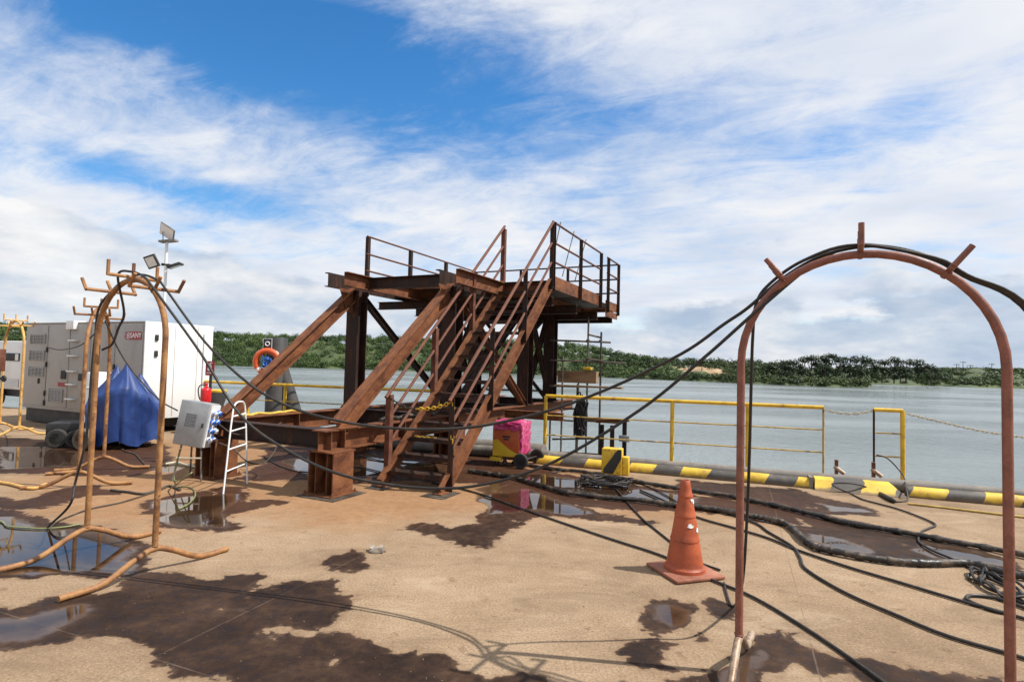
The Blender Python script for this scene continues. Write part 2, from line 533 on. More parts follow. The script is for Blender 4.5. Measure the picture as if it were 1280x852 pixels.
def deck_material():
    mt, t, b = newmat('sandy_concrete_deck')
    v = t.new('ShaderNodeTexCoord').outputs['Object']

    def attr(nm):
        return t.new('ShaderNodeAttribute', attribute_name=nm).outputs['Fac']
    n0 = t.noise(v, .45, 6, .55, .3)
    n1 = t.noise(v, 2.2, 8, .68, .3)
    n2 = t.noise(v, 11., 6, .65)
    n3 = t.noise(v, 60., 4, .7)
    n4 = t.noise(v, 210., 2, .6)
    nw1 = t.noise(v, 2.6, 3, .5, .4)
    nw2 = t.noise(v, 13., 3, .5, .3)
    wob = t.math('ADD', t.math('MULTIPLY', t.math('SUBTRACT', nw1, .5), .50), t.math('MULTIPLY', t.math('SUBTRACT', nw2, .5), .17))
    wet = t.step(t.math('ADD', attr('wet'), wob), -.006, .010)
    damp = t.step(t.math('ADD', attr('wet'), wob), -.07, .01)
    pool = t.step(t.math('ADD', attr('pool'), t.math('MULTIPLY', wob, .55)), -.02, .05)
    rust = t.step(t.math('ADD', attr('rust'), t.math('MULTIPLY', wob, 2.)), -.7, .5)
    dry = t.ramp(t.math('ADD', t.math('MULTIPLY', n0, .55), t.math('MULTIPLY', n1, .45)), ((.36, (.20, .135, .085)), (.47, (.285, .198, .124)), (.58, (.335, .240, .155)), (.72, (.375, .278, .186))))
    spk = t.math('ADD', t.math('MULTIPLY', n3, .6), t.math('MULTIPLY', n4, .4))
    dry = t.mix(t.step(spk, .36, .56, .65, 0.), dry, (.115, .078, .050))
    dry = t.mix(t.step(spk, .54, .66, 0., .45), dry, (.48, .38, .27))
    big = t.noise(t.vmath('MULTIPLY', v, (1., 2.2, 1.)), .9, 7, .72, .8)
    dry = t.mix(t.step(big, .50, .70, 0., .55), dry, (.150, .102, .064))
    dry = t.mix(t.step(big, .46, .30, 0., .40), dry, (.42, .325, .225))
    spots = t.step(t.noise(v, 5.5, 5, .6), .61, .70)
    dry = t.mix(t.math('MULTIPLY', spots, .55), dry, (.13, .078, .046))
    crk = t.math('ABSOLUTE', t.math('SUBTRACT', t.noise(v, 1.6, 5, .6, .6), .5))
    crk = t.math('MULTIPLY', t.step(crk, 0., .006, 1., 0.), t.step(n0, .45, .6))
    dry = t.mix(t.math('MULTIPLY', crk, .35), dry, (.17, .12, .08))
    dry = t.mix(t.math('MULTIPLY', rust, .55), dry, t.ramp(n2, ((.3, (.19, .078, .026)), (.7, (.34, .165, .062)))))
    dv_ = t.comb(t.math('MULTIPLY', t.vmath('DOT_PRODUCT', v, (.93, -.37, 0)), .22), t.math('MULTIPLY', t.vmath('DOT_PRODUCT', v, (.37, .93, 0)), 5.), 2.)
    drag = t.step(t.noise(dv_, 1., 4, .6, .5), .60, .72)
    dry = t.mix(t.math('MULTIPLY', drag, .30), dry, (.155, .11, .075))
    dry = t.mix(t.math('MULTIPLY', damp, .55), dry, (.17, .105, .062))
    dry = t.mix(t.math('MULTIPLY', t.step(t.math('ADD', attr('green'), t.math('MULTIPLY', wob, .9)), 0., .03), .6), dry, (.10, .36, .16))
    wetc = t.ramp(t.math('ADD', t.math('MULTIPLY', n1, .6), t.math('MULTIPLY', n2, .4)), ((.34, (.012, .007, .0052)), (.48, (.028, .0155, .010)), (.58, (.050, .0275, .017)), (.70, (.085, .048, .029))))
    wetc = t.mix(t.step(spk, .56, .66, 0., .4), wetc, (.10, .068, .047))
    wetc = t.mix(t.step(t.math('ADD', attr('wet'), wob), .0, .05, .6, 0.), wetc, (.085, .052, .033))
    wetc = t.mix(t.math('MULTIPLY', rust, .5), wetc, (.070, .026, .011))
    jp0, jp1 = JOINTS[0]
    jd_ = (jp1 - jp0).normalized()

    def line(ax, ay, period):
        s_ = t.math('SUBTRACT', t.vmath('DOT_PRODUCT', v, (ax, ay, 0.)), jp0.x * ax + jp0.y * ay - period / 2)
        s_ = t.math('SUBTRACT', t.math('FLOORED_MODULO', s_, period), period / 2)
        return t.math('ABSOLUTE', t.math('ADD', s_, t.math('MULTIPLY', t.math('SUBTRACT', n2, .5), .012)))
    joint = t.step(t.math('MINIMUM', line(-jd_.y, jd_.x, 3.4), line(jd_.x, jd_.y, 4.6)), .002, .007, 1., 0.)
    c = t.mix(wet, dry, wetc)
    c = t.mix(t.math('MULTIPLY', joint, t.step(n1, .38, .58, .12, .6)), c, t.mix(wet, (.15, .105, .07), (.15, .105, .075)))
    pv = t.math('ADD', attr('pool'), t.math('MULTIPLY', wob, .55))
    silt = t.mix(t.step(pv, .0, .16), (.088, .052, .030), (.026, .0145, .0085))
    c = t.mix(t.math('MULTIPLY', pool, .85), c, silt)
    t.put(b.inputs['Base Color'], c)
    rw = t.step(n2, .35, .65, .42, .85)
    r1 = t.mix(wet, (.92, .92, .92), rw)
    r1 = t.mix(pool, r1, t.mix(t.step(nw2, .45, .7), (.02, .02, .02), (.06, .06, .06)))
    t.put(b.inputs['Roughness'], r1)
    b.inputs['IOR'].default_value = 1.36
    t.put(b.inputs['Specular IOR Level'], t.mix(wet, (.2, .2, .2), t.mix(pool, (.22, .22, .22), (.55, .55, .55))))
    hgt = t.math('ADD', t.math('MULTIPLY', n3, .8), t.math('ADD', t.math('MULTIPLY', n4, .5), t.math('MULTIPLY', n2, 1.2)))
    st = t.math('MULTIPLY', t.math('SUBTRACT', 1., pool), t.math('SUBTRACT', .55, t.math('MULTIPLY', wet, .10)))
    t.put(b.inputs['Normal'], t.bump(hgt, st, .006))
    return mt


def water_material():
    mt, t, b = newmat('river_water')
    v = t.new('ShaderNodeTexCoord').outputs['Object']
    vv = t.vmath('MULTIPLY', v, (1., .55, 1.))
    a = t.noise(vv, .9, 7, .6, .2)
    c = t.noise(vv, 3.5, 5, .6)
    big = t.noise(t.vmath('MULTIPLY', v, (.6, 1.6, 1)), .035, 5, .55, .4)
    t.put(b.inputs['Base Color'], t.ramp(big, ((.35, (.145, .168, .162)), (.65, (.215, .236, .222)))))
    t.put(b.inputs['Roughness'], t.step(big, .38, .62, .10, .22))
    b.inputs['IOR'].default_value = 1.33
    t.put(b.inputs['Normal'], t.bump(t.math('ADD', a, t.math('MULTIPLY', c, .6)), t.step(big, .35, .65, .45, .8), .25))
    return mt


def foliage_material(name, dark, mid, light, scale=.09):
    mt, t, b = newmat(name)
    v = t.new('ShaderNodeTexCoord').outputs['Object']
    n1 = t.noise(v, scale, 4, .6)
    n2 = t.noise(v, .9, 3, .6)
    c = t.ramp(t.math('ADD', t.math('MULTIPLY', n1, .72), t.math('MULTIPLY', n2, .28)), ((.34, dark), (.5, mid), (.64, light)))
    t.put(b.inputs['Base Color'], c)
    b.inputs['Roughness'].default_value = .6
    b.inputs['Specular IOR Level'].default_value = .3
    b.inputs['Subsurface Weight'].default_value = 0.
    tr = t.new('ShaderNodeBsdfTranslucent')
    t.put(tr.inputs[0], c)
    mx = t.new('ShaderNodeMixShader')
    mx.inputs[0].default_value = .22
    t.l.new(b.outputs[0], mx.inputs[1])
    t.l.new(tr.outputs[0], mx.inputs[2])
    t.l.new(mx.outputs[0], t.n['Material Output'].inputs[0])
    return mt


M['water'] = water_material()
M['leaf_hill'] = foliage_material('hillside_foliage', (.020, .038, .012), (.046, .080, .021), (.105, .155, .038), .035)
M['leaf_dark'] = foliage_material('dark_tree_foliage', (.010, .019, .008), (.020, .036, .012), (.042, .066, .020))
M['leaf_mangrove'] = foliage_material('mangrove_foliage', (.022, .036, .012), (.042, .066, .018), (.072, .100, .026))
M['bark'] = wmat('bark', ((.3, (.06, .045, .03)), (.7, (.18, .14, .10))), 2., (.8, .95))
M['land'] = wmat('grassy_land', ((.3, (.025, .04, .012)), (.5, (.05, .075, .02)), (.7, (.085, .105, .032))), .05, (.8, .95), 0, .2, .5)
M['cliff'] = wmat('bare_earth_bank', ((.3, (.14, .11, .045)), (.5, (.32, .22, .12)), (.7, (.46, .34, .21))), .06, (.8, .95), 0, .3, .4)

# ------------------------------------------------------------------ ground: deck of the quay
def px(lst, sc, ox, oy):
    return [G(ox + x / sc, oy + y / sc) for x, y in lst]


Z3 = (3.368, 0, 600)
R2 = (2.909, 380, 590)
R3 = (3.133, 700, 580)
R4 = (3.131, 960, 580)
Z2 = (4.26, 0, 450)
P1 = (1., 0, 0)
WET = [
    px([(-200, 130), (60, 120), (120, 150), (350, 190), (450, 185), (440, 200), (640, 280), (610, 330), (640, 380), (560, 420), (400, 405), (200, 410), (-200, 415)], *Z3),
    px([(-200, 560), (120, 520), (440, 470), (500, 410), (600, 390), (760, 395), (860, 405), (930, 410), (1080, 395), (1130, 430), (1280, 420), (1420, 430), (1440, 470), (1500, 480), (1450, 540), (1400, 600), (1330, 640), (1420, 640), (1560, 660), (1640, 720), (1740, 710), (1850, 730), (2000, 790), (2250, 850), (2250, 980), (1000, 980), (850, 849), (730, 790), (600, 740), (590, 700), (480, 660), (350, 650), (180, 700), (-200, 740)], *Z3),
    px([(345, 210), (430, 185), (520, 200), (630, 180), (650, 100), (690, 60), (780, 30), (900, 40), (930, 100), (1000, 120), (1100, 150), (1280, 180), (1280, 200), (1050, 170), (850, 160), (760, 190), (730, 240), (680, 270), (560, 260), (470, 235)], *R2),
    px([(70, 345), (100, 300), (200, 290), (240, 310), (235, 345), (150, 360), (85, 362)], *R2),
    px([(560, 130), (620, 80), (780, 50), (1000, 20), (1050, 70), (1180, 95), (1130, 115), (950, 140), (1020, 180), (970, 210), (760, 205), (600, 170), (680, 140)], *Z3),
    px([(330, 520), (420, 530), (530, 555), (560, 575), (600, 540), (690, 570), (680, 620), (560, 590), (540, 640), (560, 690), (500, 660), (400, 660), (430, 715), (380, 720), (400, 780), (500, 810), (620, 800), (640, 760), (700, 740), (780, 680), (850, 690), (860, 640), (940, 660), (940, 860), (800, 830), (790, 900), (480, 900), (440, 820), (270, 760), (260, 700), (310, 670)], *R3),
    px([(0, 670), (40, 635), (80, 680), (140, 690), (270, 750), (370, 770), (450, 770), (560, 790), (640, 830), (780, 830), (880, 810), (960, 850), (940, 920), (380, 900), (330, 810), (230, 830), (0, 800)], *R4),
    px([(-300, 130), (0, 150), (200, 190), (600, 285), (940, 365), (1000, 430), (780, 400), (600, 390), (350, 370), (200, 340), (110, 260), (60, 230), (-60, 220), (-300, 180)], *R4),
    px([(-350, 60), (0, 90), (100, 95), (250, 140), (430, 180), (440, 200), (200, 195), (0, 160), (-350, 110)], *R4),
    px([(-300, 400), (250, 420), (420, 440), (600, 470), (900, 440), (920, 560), (800, 590), (700, 620), (560, 610), (420, 620), (300, 600), (150, 610), (-300, 590)], *Z2),
    px([(-200, 690), (80, 750), (300, 690), (480, 660), (650, 700), (640, 720), (480, 720), (300, 770), (100, 800), (-200, 770)], *Z2),
    px([(285, 600), (340, 575), (440, 560), (560, 572), (680, 588), (790, 605), (900, 622), (1000, 642), (1000, 652), (860, 640), (760, 636), (700, 628), (620, 606), (480, 600), (430, 606), (380, 600)], *P1),
    px([(330, 560), (480, 545), (620, 560), (620, 580), (480, 585), (330, 585)], *P1),
]
POOL = [
    px([(-200, 150), (60, 150), (180, 200), (420, 210), (600, 285), (560, 330), (600, 380), (540, 400), (400, 385), (200, 395), (-200, 400)], *Z3),
    px([(-200, 600), (120, 560), (360, 520), (420, 540), (330, 600), (220, 650), (120, 680), (-200, 690)], *Z3),
    px([(620, 60), (700, 40), (720, 70), (820, 60), (920, 100), (1000, 125), (1060, 150), (960, 160), (850, 140), (740, 150), (660, 160)], *R2),
    px([(610, 120), (640, 90), (780, 70), (980, 50), (1030, 80), (920, 130), (990, 175), (940, 200), (760, 195), (640, 170), (700, 140)], *Z3),
    px([(350, 540), (420, 545), (520, 570), (540, 600), (500, 640), (430, 650), (400, 620), (360, 580)], *R3),
    px([(640, 810), (720, 750), (790, 730), (820, 760), (760, 830), (700, 860), (640, 860)], *R3),
    px([(150, 270), (300, 290), (420, 330), (430, 350), (300, 350), (210, 320), (150, 290)], *R4),
    px([(600, 300), (760, 330), (960, 380), (960, 400), (800, 385), (640, 370), (560, 330)], *R4),
    px([(200, 155), (380, 175), (420, 190), (240, 185)], *R4),
    px([(0, 460), (240, 460), (430, 490), (420, 560), (250, 570), (0, 580)], *Z2),
    px([(820, 570), (960, 545), (1000, 570), (900, 600), (820, 600)], *Z2),
    px([(350, 575), (430, 568), (540, 578), (560, 590), (470, 596), (380, 594)], *P1),
    px([(620, 590), (680, 592), (780, 608), (880, 622), (860, 630), (760, 625), (690, 612)], *P1),
]
RUST = [px([(40, 560), (300, 545), (480, 540), (700, 575), (760, 600), (700, 640), (560, 640), (420, 660), (330, 640), (200, 660), (60, 640)], *P1), px([(700, 600), (1000, 625), (1000, 650), (760, 640)], *P1)]
GREEN = [px([(455, 790), (500, 800), (530, 830), (570, 830), (585, 852), (540, 850), (500, 845), (470, 820)], *R4)]
JOINTS = [(G(190, 822), G(368, 735)), (G(0, 640), G(300, 560))]


def sdf(polys, X, Y):
    best = np.full(X.shape, -9., np.float32)
    for P in polys:
        xs = np.array([p.x for p in P], np.float32)
        ys = np.array([p.y for p in P], np.float32)
        dist = np.full(X.shape, 1e9, np.float32)
        ins = np.zeros(X.shape, bool)
        sel = (X > xs.min() - 1.2) & (X < xs.max() + 1.2) & (Y > ys.min() - 1.2) & (Y < ys.max() + 1.2)
        xx, yy = X[sel], Y[sel]
        d2 = np.full(xx.shape, 1e9, np.float32)
        inn = np.zeros(xx.shape, bool)
        for i in range(len(P)):
            x0, y0, x1, y1 = xs[i - 1], ys[i - 1], xs[i], ys[i]
            dx, dy = x1 - x0, y1 - y0
            tt = np.clip(((xx - x0) * dx + (yy - y0) * dy) / (dx * dx + dy * dy + 1e-12), 0, 1)
            d2 = np.minimum(d2, (xx - x0 - tt * dx) ** 2 + (yy - y0 - tt * dy) ** 2)
            cr = ((y0 > yy) != (y1 > yy))
            with np.errstate(divide='ignore', invalid='ignore'):
                xi = (x1 - x0) * (yy - y0) / (y1 - y0 + (1e-12)) + x0
            inn ^= cr & (xx < xi)
        dd = np.sqrt(d2)
        dd[~inn] *= -1
        best[sel] = np.maximum(best[sel], dd)
    return np.clip(best, -1.5, 1.5)


def grid_mesh(name, X, Y, Z, mat):
    na, nb = X.shape
    me = bpy.data.meshes.new(name)
    co = np.stack([X, Y, Z], -1).reshape(-1, 3).astype(np.float32)
    idx = np.arange(na * nb).reshape(na, nb)
    q = np.stack([idx[:-1, :-1], idx[1:, :-1], idx[1:, 1:], idx[:-1, 1:]], -1).reshape(-1, 4)
    me.vertices.add(len(co))
    me.vertices.foreach_set('co', co.ravel())
    me.loops.add(q.size)
    me.loops.foreach_set('vertex_index', q.ravel().astype(np.int32))
    me.polygons.add(len(q))
    me.polygons.foreach_set('loop_start', (np.arange(len(q)) * 4).astype(np.int32))
    me.update(calc_edges=True)
    me.polygons.foreach_set('use_smooth', [True] * len(q))
    me.materials.append(mat)
    return me


M['deck'] = deck_material()
EDGE = 1.55                                                  # the deck ends this far behind the kerb line
aa = np.concatenate([np.linspace(-70, -12.5, 20)[:-1], np.arange(-12.5, 8.0, .035), np.linspace(8.0, 60, 18)])
bb = np.concatenate([np.linspace(-60, -7.8, 16)[:-1], np.arange(-7.8, EDGE, .035), [EDGE]])
A, B = np.meshgrid(aa, bb, indexing='ij')
X = K0.x + A * KA.x + B * KB.x
Y = K0.y + A * KA.y + B * KB.y
me = grid_mesh('quay_deck', X, Y, np.zeros_like(X), M['deck'])
for nm, polys in (('wet', WET), ('pool', POOL), ('rust', RUST), ('green', GREEN)):
    me.attributes.new(nm, 'FLOAT', 'POINT').data.foreach_set('value', np.minimum(sdf(polys, X, Y), .11 if nm == 'wet' else 1.5).ravel().astype(np.float32))
deck = link(bpy.data.objects.new('quay_deck', me))
tag(deck, 'sandy concrete quay deck with wet patches and puddles', kind='structure')

mb = MB()
pa, pb = K0 + KA * -70 + KB * (EDGE + .004), K0 + KA * 60 + KB * (EDGE + .004)
mb.prof([(0, -.03), (.5, -.03), (.5, -4), (0, -4)], pa, pb)
tag(mb.build('quay_wall', M['pipe_grey']), 'grey seawall below the deck edge', kind='structure')

wm = MB().add([(-6000, -3000, WATER), (6000, -3000, WATER), (6000, 9000, WATER), (-6000, 9000, WATER)], [(0, 1, 2, 3)])
tag(wm.build('river_water', M['water'], smooth=False), 'pale grey green river water', kind='structure')

# ------------------------------------------------------------------ far shore
SX = np.array([-2200, -600, 0, 250, 350, 480, 560, 640, 700, 750, 800, 850, 900, 960, 1040, 1084, 1092, 1130, 1280, 1700, 3000], float)
SDIST = np.array([420, 330, 322, 316, 316, 312, 300, 285, 268, 252, 238, 222, 205, 190, 180, 178, 236, 240, 232, 232, 260], float)
SCREST = np.array([19, 18, 17, 14.5, 13.6, 14.6, 14, 13.2, 11.5, 8.5, 4.6, 3.6, 3.6, 3.2, 3.0, 3.0, 3.0, 3.4, 5.0, 5.5, 8], float)


def shore(xp):
    return np.interp(xp, SX, SDIST), np.interp(xp, SX, SCREST)


def land_z(xp, t):
    """ground height t metres inland"""
    c = shore(xp)[1]
    f = np.clip(t / 75., 0, 1)
    f = f * f * (3 - 2 * f)
    return WATER - .3 + np.clip(t / 4., 0, 1) * .9 + (c - WATER) * f


xp = np.concatenate([np.linspace(-2200, -100, 40), np.linspace(-90, 1300, 260), np.linspace(1310, 3000, 30)])
tt = np.concatenate([[-3, 0, 2, 4, 8, 14, 22, 32, 44, 58, 75, 100, 160, 300, 900]])
XP, TT = np.meshgrid(xp, tt, indexing='ij')
dd = shore(XP)[0] + TT + 3 * np.sin(XP * .071) + 2 * np.sin(XP * .19 + 1)
an = np.arctan((XP - 640) / F)
XX, YY = np.sin(an) * dd / np.cos(an), dd * np.ones_like(an)
ZZ = land_z(XP, TT) + np.where(TT > 8, 1.2 * np.sin(XP * .045 + TT * .05) + .8 * np.sin(XP * .13), 0)
me = grid_mesh('far_shore_land', XX, YY, ZZ, M['land'])
tag(link(bpy.data.objects.new('far_shore_land', me)), 'low green hills along the far bank', kind='structure')
# bare earth bank
bp, bf = [], []
rng = random.Random(5)
N = 60
for i in range(N + 1):
    x = 796 + (922 - 796) * i / N
    d0 = float(shore(x)[0]) + 30
    env = min(1, i / 9, (N - i) / 12)
    for k, (dt, z) in enumerate(((0, -.5), (3, .6), (7, 1.5), (11, 2.7), (22, 3.2))):
        dz = d0 + dt + rng.uniform(-.7, .7)
        bp.append((math.tan(math.atan((x - 640) / F)) * dz, dz, -1. + (z + 1.) * env * (1 + .10 * math.sin(i * .37)) + rng.uniform(-.12, .12)))
for i in range(N):
    for k in range(4):
        bf.append((i * 5 + k, i * 5 + 5 + k, i * 5 + 6 + k, i * 5 + k + 1))
tag(MB().add(bp, bf).build('earth_bank', M['cliff']), 'bare tan earth bank on the far shore', kind='structure')

nr = np.random.default_rng(11)


def leaf_quads(crowns):
    """crowns: list of (centre, rx, rz, n faces, face size); small tilted faces through each crown's shell"""
    V = []
    for c, rx, rz, n, sz in crowns:
        lob = nr.normal(size=(6, 3))
        lob /= np.linalg.norm(lob, axis=1)[:, None]
        lob[:, 2] = np.abs(lob[:, 2]) * .9 - .15
        w = nr.integers(0, 6, n)
        d = nr.normal(size=(n, 3))
        d /= np.linalg.norm(d, axis=1)[:, None]
        p = lob[w] * .52 + d * (.50 * nr.uniform(.45, 1.05, n) ** .5)[:, None]
        p[:, 2] = np.where(p[:, 2] < -.5, -.5, p[:, 2])
        p = p * np.array([rx, rx, rz]) + np.array(c)
        nrm = d * 1.0 + nr.normal(size=(n, 3)) * .26 + np.array([0, 0, .35])
        nrm /= np.linalg.norm(nrm, axis=1)[:, None]
        a = np.cross(nrm, nr.normal(size=(n, 3)))
        a /= np.linalg.norm(a, axis=1)[:, None]
        b = np.cross(nrm, a)
        s = (sz * nr.uniform(.6, 1.3, n))[:, None]
        V.append(np.stack([p - a * s, p - b * s * .7, p + a * s, p + b * s * .7], 1).reshape(-1, 3))
    return np.concatenate(V)


def quads_object(name, V, mat, parent=None):
    me = bpy.data.meshes.new(name)
    n = len(V) // 4
    me.vertices.add(n * 4)
    me.vertices.foreach_set('co', V.astype(np.float32).ravel())
    me.loops.add(n * 4)
    me.loops.foreach_set('vertex_index', np.arange(n * 4, dtype=np.int32))
    me.polygons.add(n)
    me.polygons.foreach_set('loop_start', (np.arange(n) * 4).astype(np.int32))
    me.update(calc_edges=True)
    me.materials.append(mat)
    return link(bpy.data.objects.new(name, me), parent)


def spot(x, t):
    d0 = float(shore(x)[0]) + t
    return Vector(((x - 640) / F * d0, d0, float(land_z(np.array(x), np.array(t)))))


crowns = []
for i in range(2300):
    x = nr.uniform(-140, 850)
    t = nr.uniform(2, 92)
    if 470 < x and nr.random() < .15:
        continue
    p = spot(x, t)
    fade = np.interp(x, [640, 760, 850], [1, .95, .55])
    r = nr.uniform(2.0, 3.9) * fade
    hh = r * nr.uniform(.75, 1.15)
    crowns.append(((p.x, p.y, p.z + hh * .6 + (nr.uniform(0, 1.2) if t > 55 else 0)), r, hh, 100, .40))
for x in nr.uniform(-140, 800, 260):                          # taller trees along the crest
    p = spot(x, nr.uniform(70, 95))
    r = nr.uniform(2.2, 4.2)
    fade = np.interp(x, [640, 730, 800], [1, .9, .5])
    crowns.append(((p.x, p.y, p.z + nr.uniform(.2, 2.3) * fade), r * fade, r * .75 * fade, 150, .38))
for x in nr.uniform(-140, 800, 620):                          # scrub at the waterline
    p = spot(x, nr.uniform(-1, 7))
    r = nr.uniform(1.2, 2.4)
    crowns.append(((p.x, p.y, p.z + r * .35), r * 1.2, r * .8, 70, .34))
o = quads_object('hillside_forest', leaf_quads(crowns), M['leaf_hill'])
tag(o, 'dense green forest covering the hillside across the water', 'forest', kind='stuff')
crowns = []
for i in range(330):
    x = nr.uniform(735, 1086)
    t = nr.uniform(0, 16)
    p = spot(x, t)
    r = nr.uniform(1.0, 2.0)
    crowns.append(((p.x, p.y, p.z + r * .55), r * 1.25, r, 60, .32))
for i in range(140):                                            # scrub on the bank behind
    x = nr.uniform(900, 1300)
    t = nr.uniform(3, 60)
    p = spot(max(x, 1094) if x > 1080 else x, t)
    r = nr.uniform(1.0, 2.3)
    crowns.append(((p.x, p.y, p.z + r * .4), r * 1.3, r * .8, 50, .4))
for i in range(150):
    x = nr.uniform(780, 950)
    p = spot(x, nr.uniform(40, 75))
    r = nr.uniform(.8, 1.7)
    crowns.append(((p.x, p.y, p.z + r * .5 + .6), r * 1.2, r * .8, 40, .4))
for i in range(420):                                            # the low far hills at the right
    x = nr.uniform(1090, 1340)
    p = spot(x, nr.uniform(2, 110))
    r = nr.uniform(1.2, 2.8)
    crowns.append(((p.x, p.y, p.z + r * .4), r * 1.3, r * .7, 46, .45))
for i in range(260):                                            # dark wood between the hill and the clump
    x = nr.uniform(770, 985)
    p = spot(x, nr.uniform(14, 80))
    r = nr.uniform(1.3, 2.8)
    if 800 < x < 915 and p.y - float(shore(x)[0]) < 44:
        continue
    crowns.append(((p.x, p.y, p.z + r * .8), r * 1.25, r * .95, 80, .36))
o = quads_object('mangrove_fringe', leaf_quads(crowns), M['leaf_mangrove'])
tag(o, 'low green mangrove scrub along the water on the right far bank', 'mangroves', kind='stuff')

SPOTS = [(962, 20, 3.0, 5.0), (975, 26, 3.4, 6.0), (990, 24, 3.6, 6.6), (1003, 30, 3.8, 8.2), (1014, 26, 3.6, 8.6), (1026, 28, 3.8, 8.8), (1038, 30, 3.0, 9.4), (1049, 25, 3.8, 8.2), (1062, 29, 4.2, 8.8), (1076, 26, 4.2, 9.0), (1090, 0, 3.6, 8.3), (1103, 4, 3.8, 7.9), (1118, 6, 4.4, 9.2), (1133, 4, 4.4, 8.7), (1147, 7, 4.2, 8.6), (1160, 5, 3.6, 7.0), (1173, 9, 3.2, 5.4), (985, 14, 3.0, 4.6), (1030, 14, 3.2, 5.2), (1072, 14, 3.2, 5.0), (1126, -2, 3.0, 5.2)]
for i, (x, t, r, hgt) in enumerate(SPOTS):
    p = spot(x, t)
    if 1086 < x:
        d0 = 215 + t
        p = Vector(((x - 640) / F * d0, d0, 0.))
    p.z = max(p.z, -1.5)
    tr = empty('dark_tree', p, 0, 'dark broad tree in the clump on the far bank at the right', 'tree', 'trees in the dark clump on the far bank')
    mbt = MB()
    top = Vector((nr.uniform(-.5, .5), nr.uniform(-.5, .5), hgt * .62 + 1))
    mbt.tube([(0, 0, -1.5), (.1, 0, hgt * .25), top], [.28, .22, .12], 7)
    for k in range(4):
        a = k * 1.57 + nr.uniform(0, 1)
        mbt.tube([(.1, 0, hgt * .3), Vector((math.cos(a) * r * .4, math.sin(a) * r * .4, hgt * .6 + 1))], [.13, .06], 6)
    mbt.build('trunk', M['bark'], tr)
    cr = [((0, 0, hgt - p.z - r * .55), r, r * .62, 260, .33), ((nr.uniform(-1, 1) * r * .6, 0, hgt - p.z - r * 1.1), r * .8, r * .5, 160, .33), ((nr.uniform(-1, 1) * r * .7, 0, hgt - p.z - r * 1.5), r * .75, r * .6, 130, .33), ((nr.uniform(-1, 1) * r * .8, -1., r * .45), r * 1.0, r * .8, 150, .36), ((nr.uniform(-1, 1) * r * 1.2, -2., r * .25), r * .9, r * .6, 110, .36)]
    quads_object('crown', leaf_quads(cr), M['leaf_dark'], tr)
PALM = {862: 'thin palm above the tan earth bank, the left one of two', 878: 'thin palm above the tan earth bank, the right one of two', 1196: 'leftmost of four thin palms above the far right hills', 1204: 'tallest palm, second from left above the far right hills', 1213: 'third from left of four thin palms above the far right hills', 1240: 'rightmost thin palm standing apart above the far right hills'}
for x, t, hgt in ((1196, 60, 8.6), (1204, 66, 9.6), (1213, 58, 8.2), (862, 70, 8.0), (878, 66, 7.0), (1240, 70, 8.4)):
    p = spot(x, t)
    hgt = hgt - 4.5 - .0
    tr = empty('palm_tree', p, 0, PALM[x], 'palm', 'palms above the far treeline')
    zt = hgt
    MB().tube([(0, 0, -.5), (.15, 0, zt * .6), (.1, 0, zt)], [.22, .16, .12], 6).build('trunk', M['bark'], tr)
    mf = MB()
    for k in range(11):
        a = k * 2.39
        dv = Vector((math.cos(a), math.sin(a), 0))
        ln = 1.7
        pp = [Vector((.1, 0, zt)) + dv * ln * s + Vector((0, 0, .7 * s - 1.3 * s * s)) * ln * .6 for s in (0, .35, .7, 1)]
        sd_ = Vector((-dv.y, dv.x, 0))
        vs_, fs_ = [], []
        for s, q in zip((.06, .26, .22, .03), pp):
            vs_ += [q - sd_ * s, q + sd_ * s]
        mf.add(vs_, [(0, 1, 3, 2), (2, 3, 5, 4), (4, 5, 7, 6)])
    mf.build('crown', M['leaf_dark'], tr)
for x, t, hgt, r in ((878, 36, 3.2, 2.4), (861, 40, 2.4, 1.6), (812, 40, 3.6, 3.2), (940, 44, 2.2, 1.8)):
    p = spot(x, t)
    p.z = 2.6 if x < 930 else p.z + 1
    lab = {878: 'small round tree standing alone above the tan earth bank', 861: 'smallest tree on top of the tan earth bank, left of the round one', 812: 'broad tree at the left end of the tan earth bank', 940: 'low tree between the tan earth bank and the dark clump'}[x]
    tr = empty('bank_tree', p, 0, lab, 'tree')
    MB().tube([(0, 0, -2), (0, 0, hgt * .6)], [.22, .12], 6).build('trunk', M['bark'], tr)
    quads_object('crown', leaf_quads([((0, 0, hgt * .75), r, r * .7, 220, .3)]), M['leaf_dark'], tr)

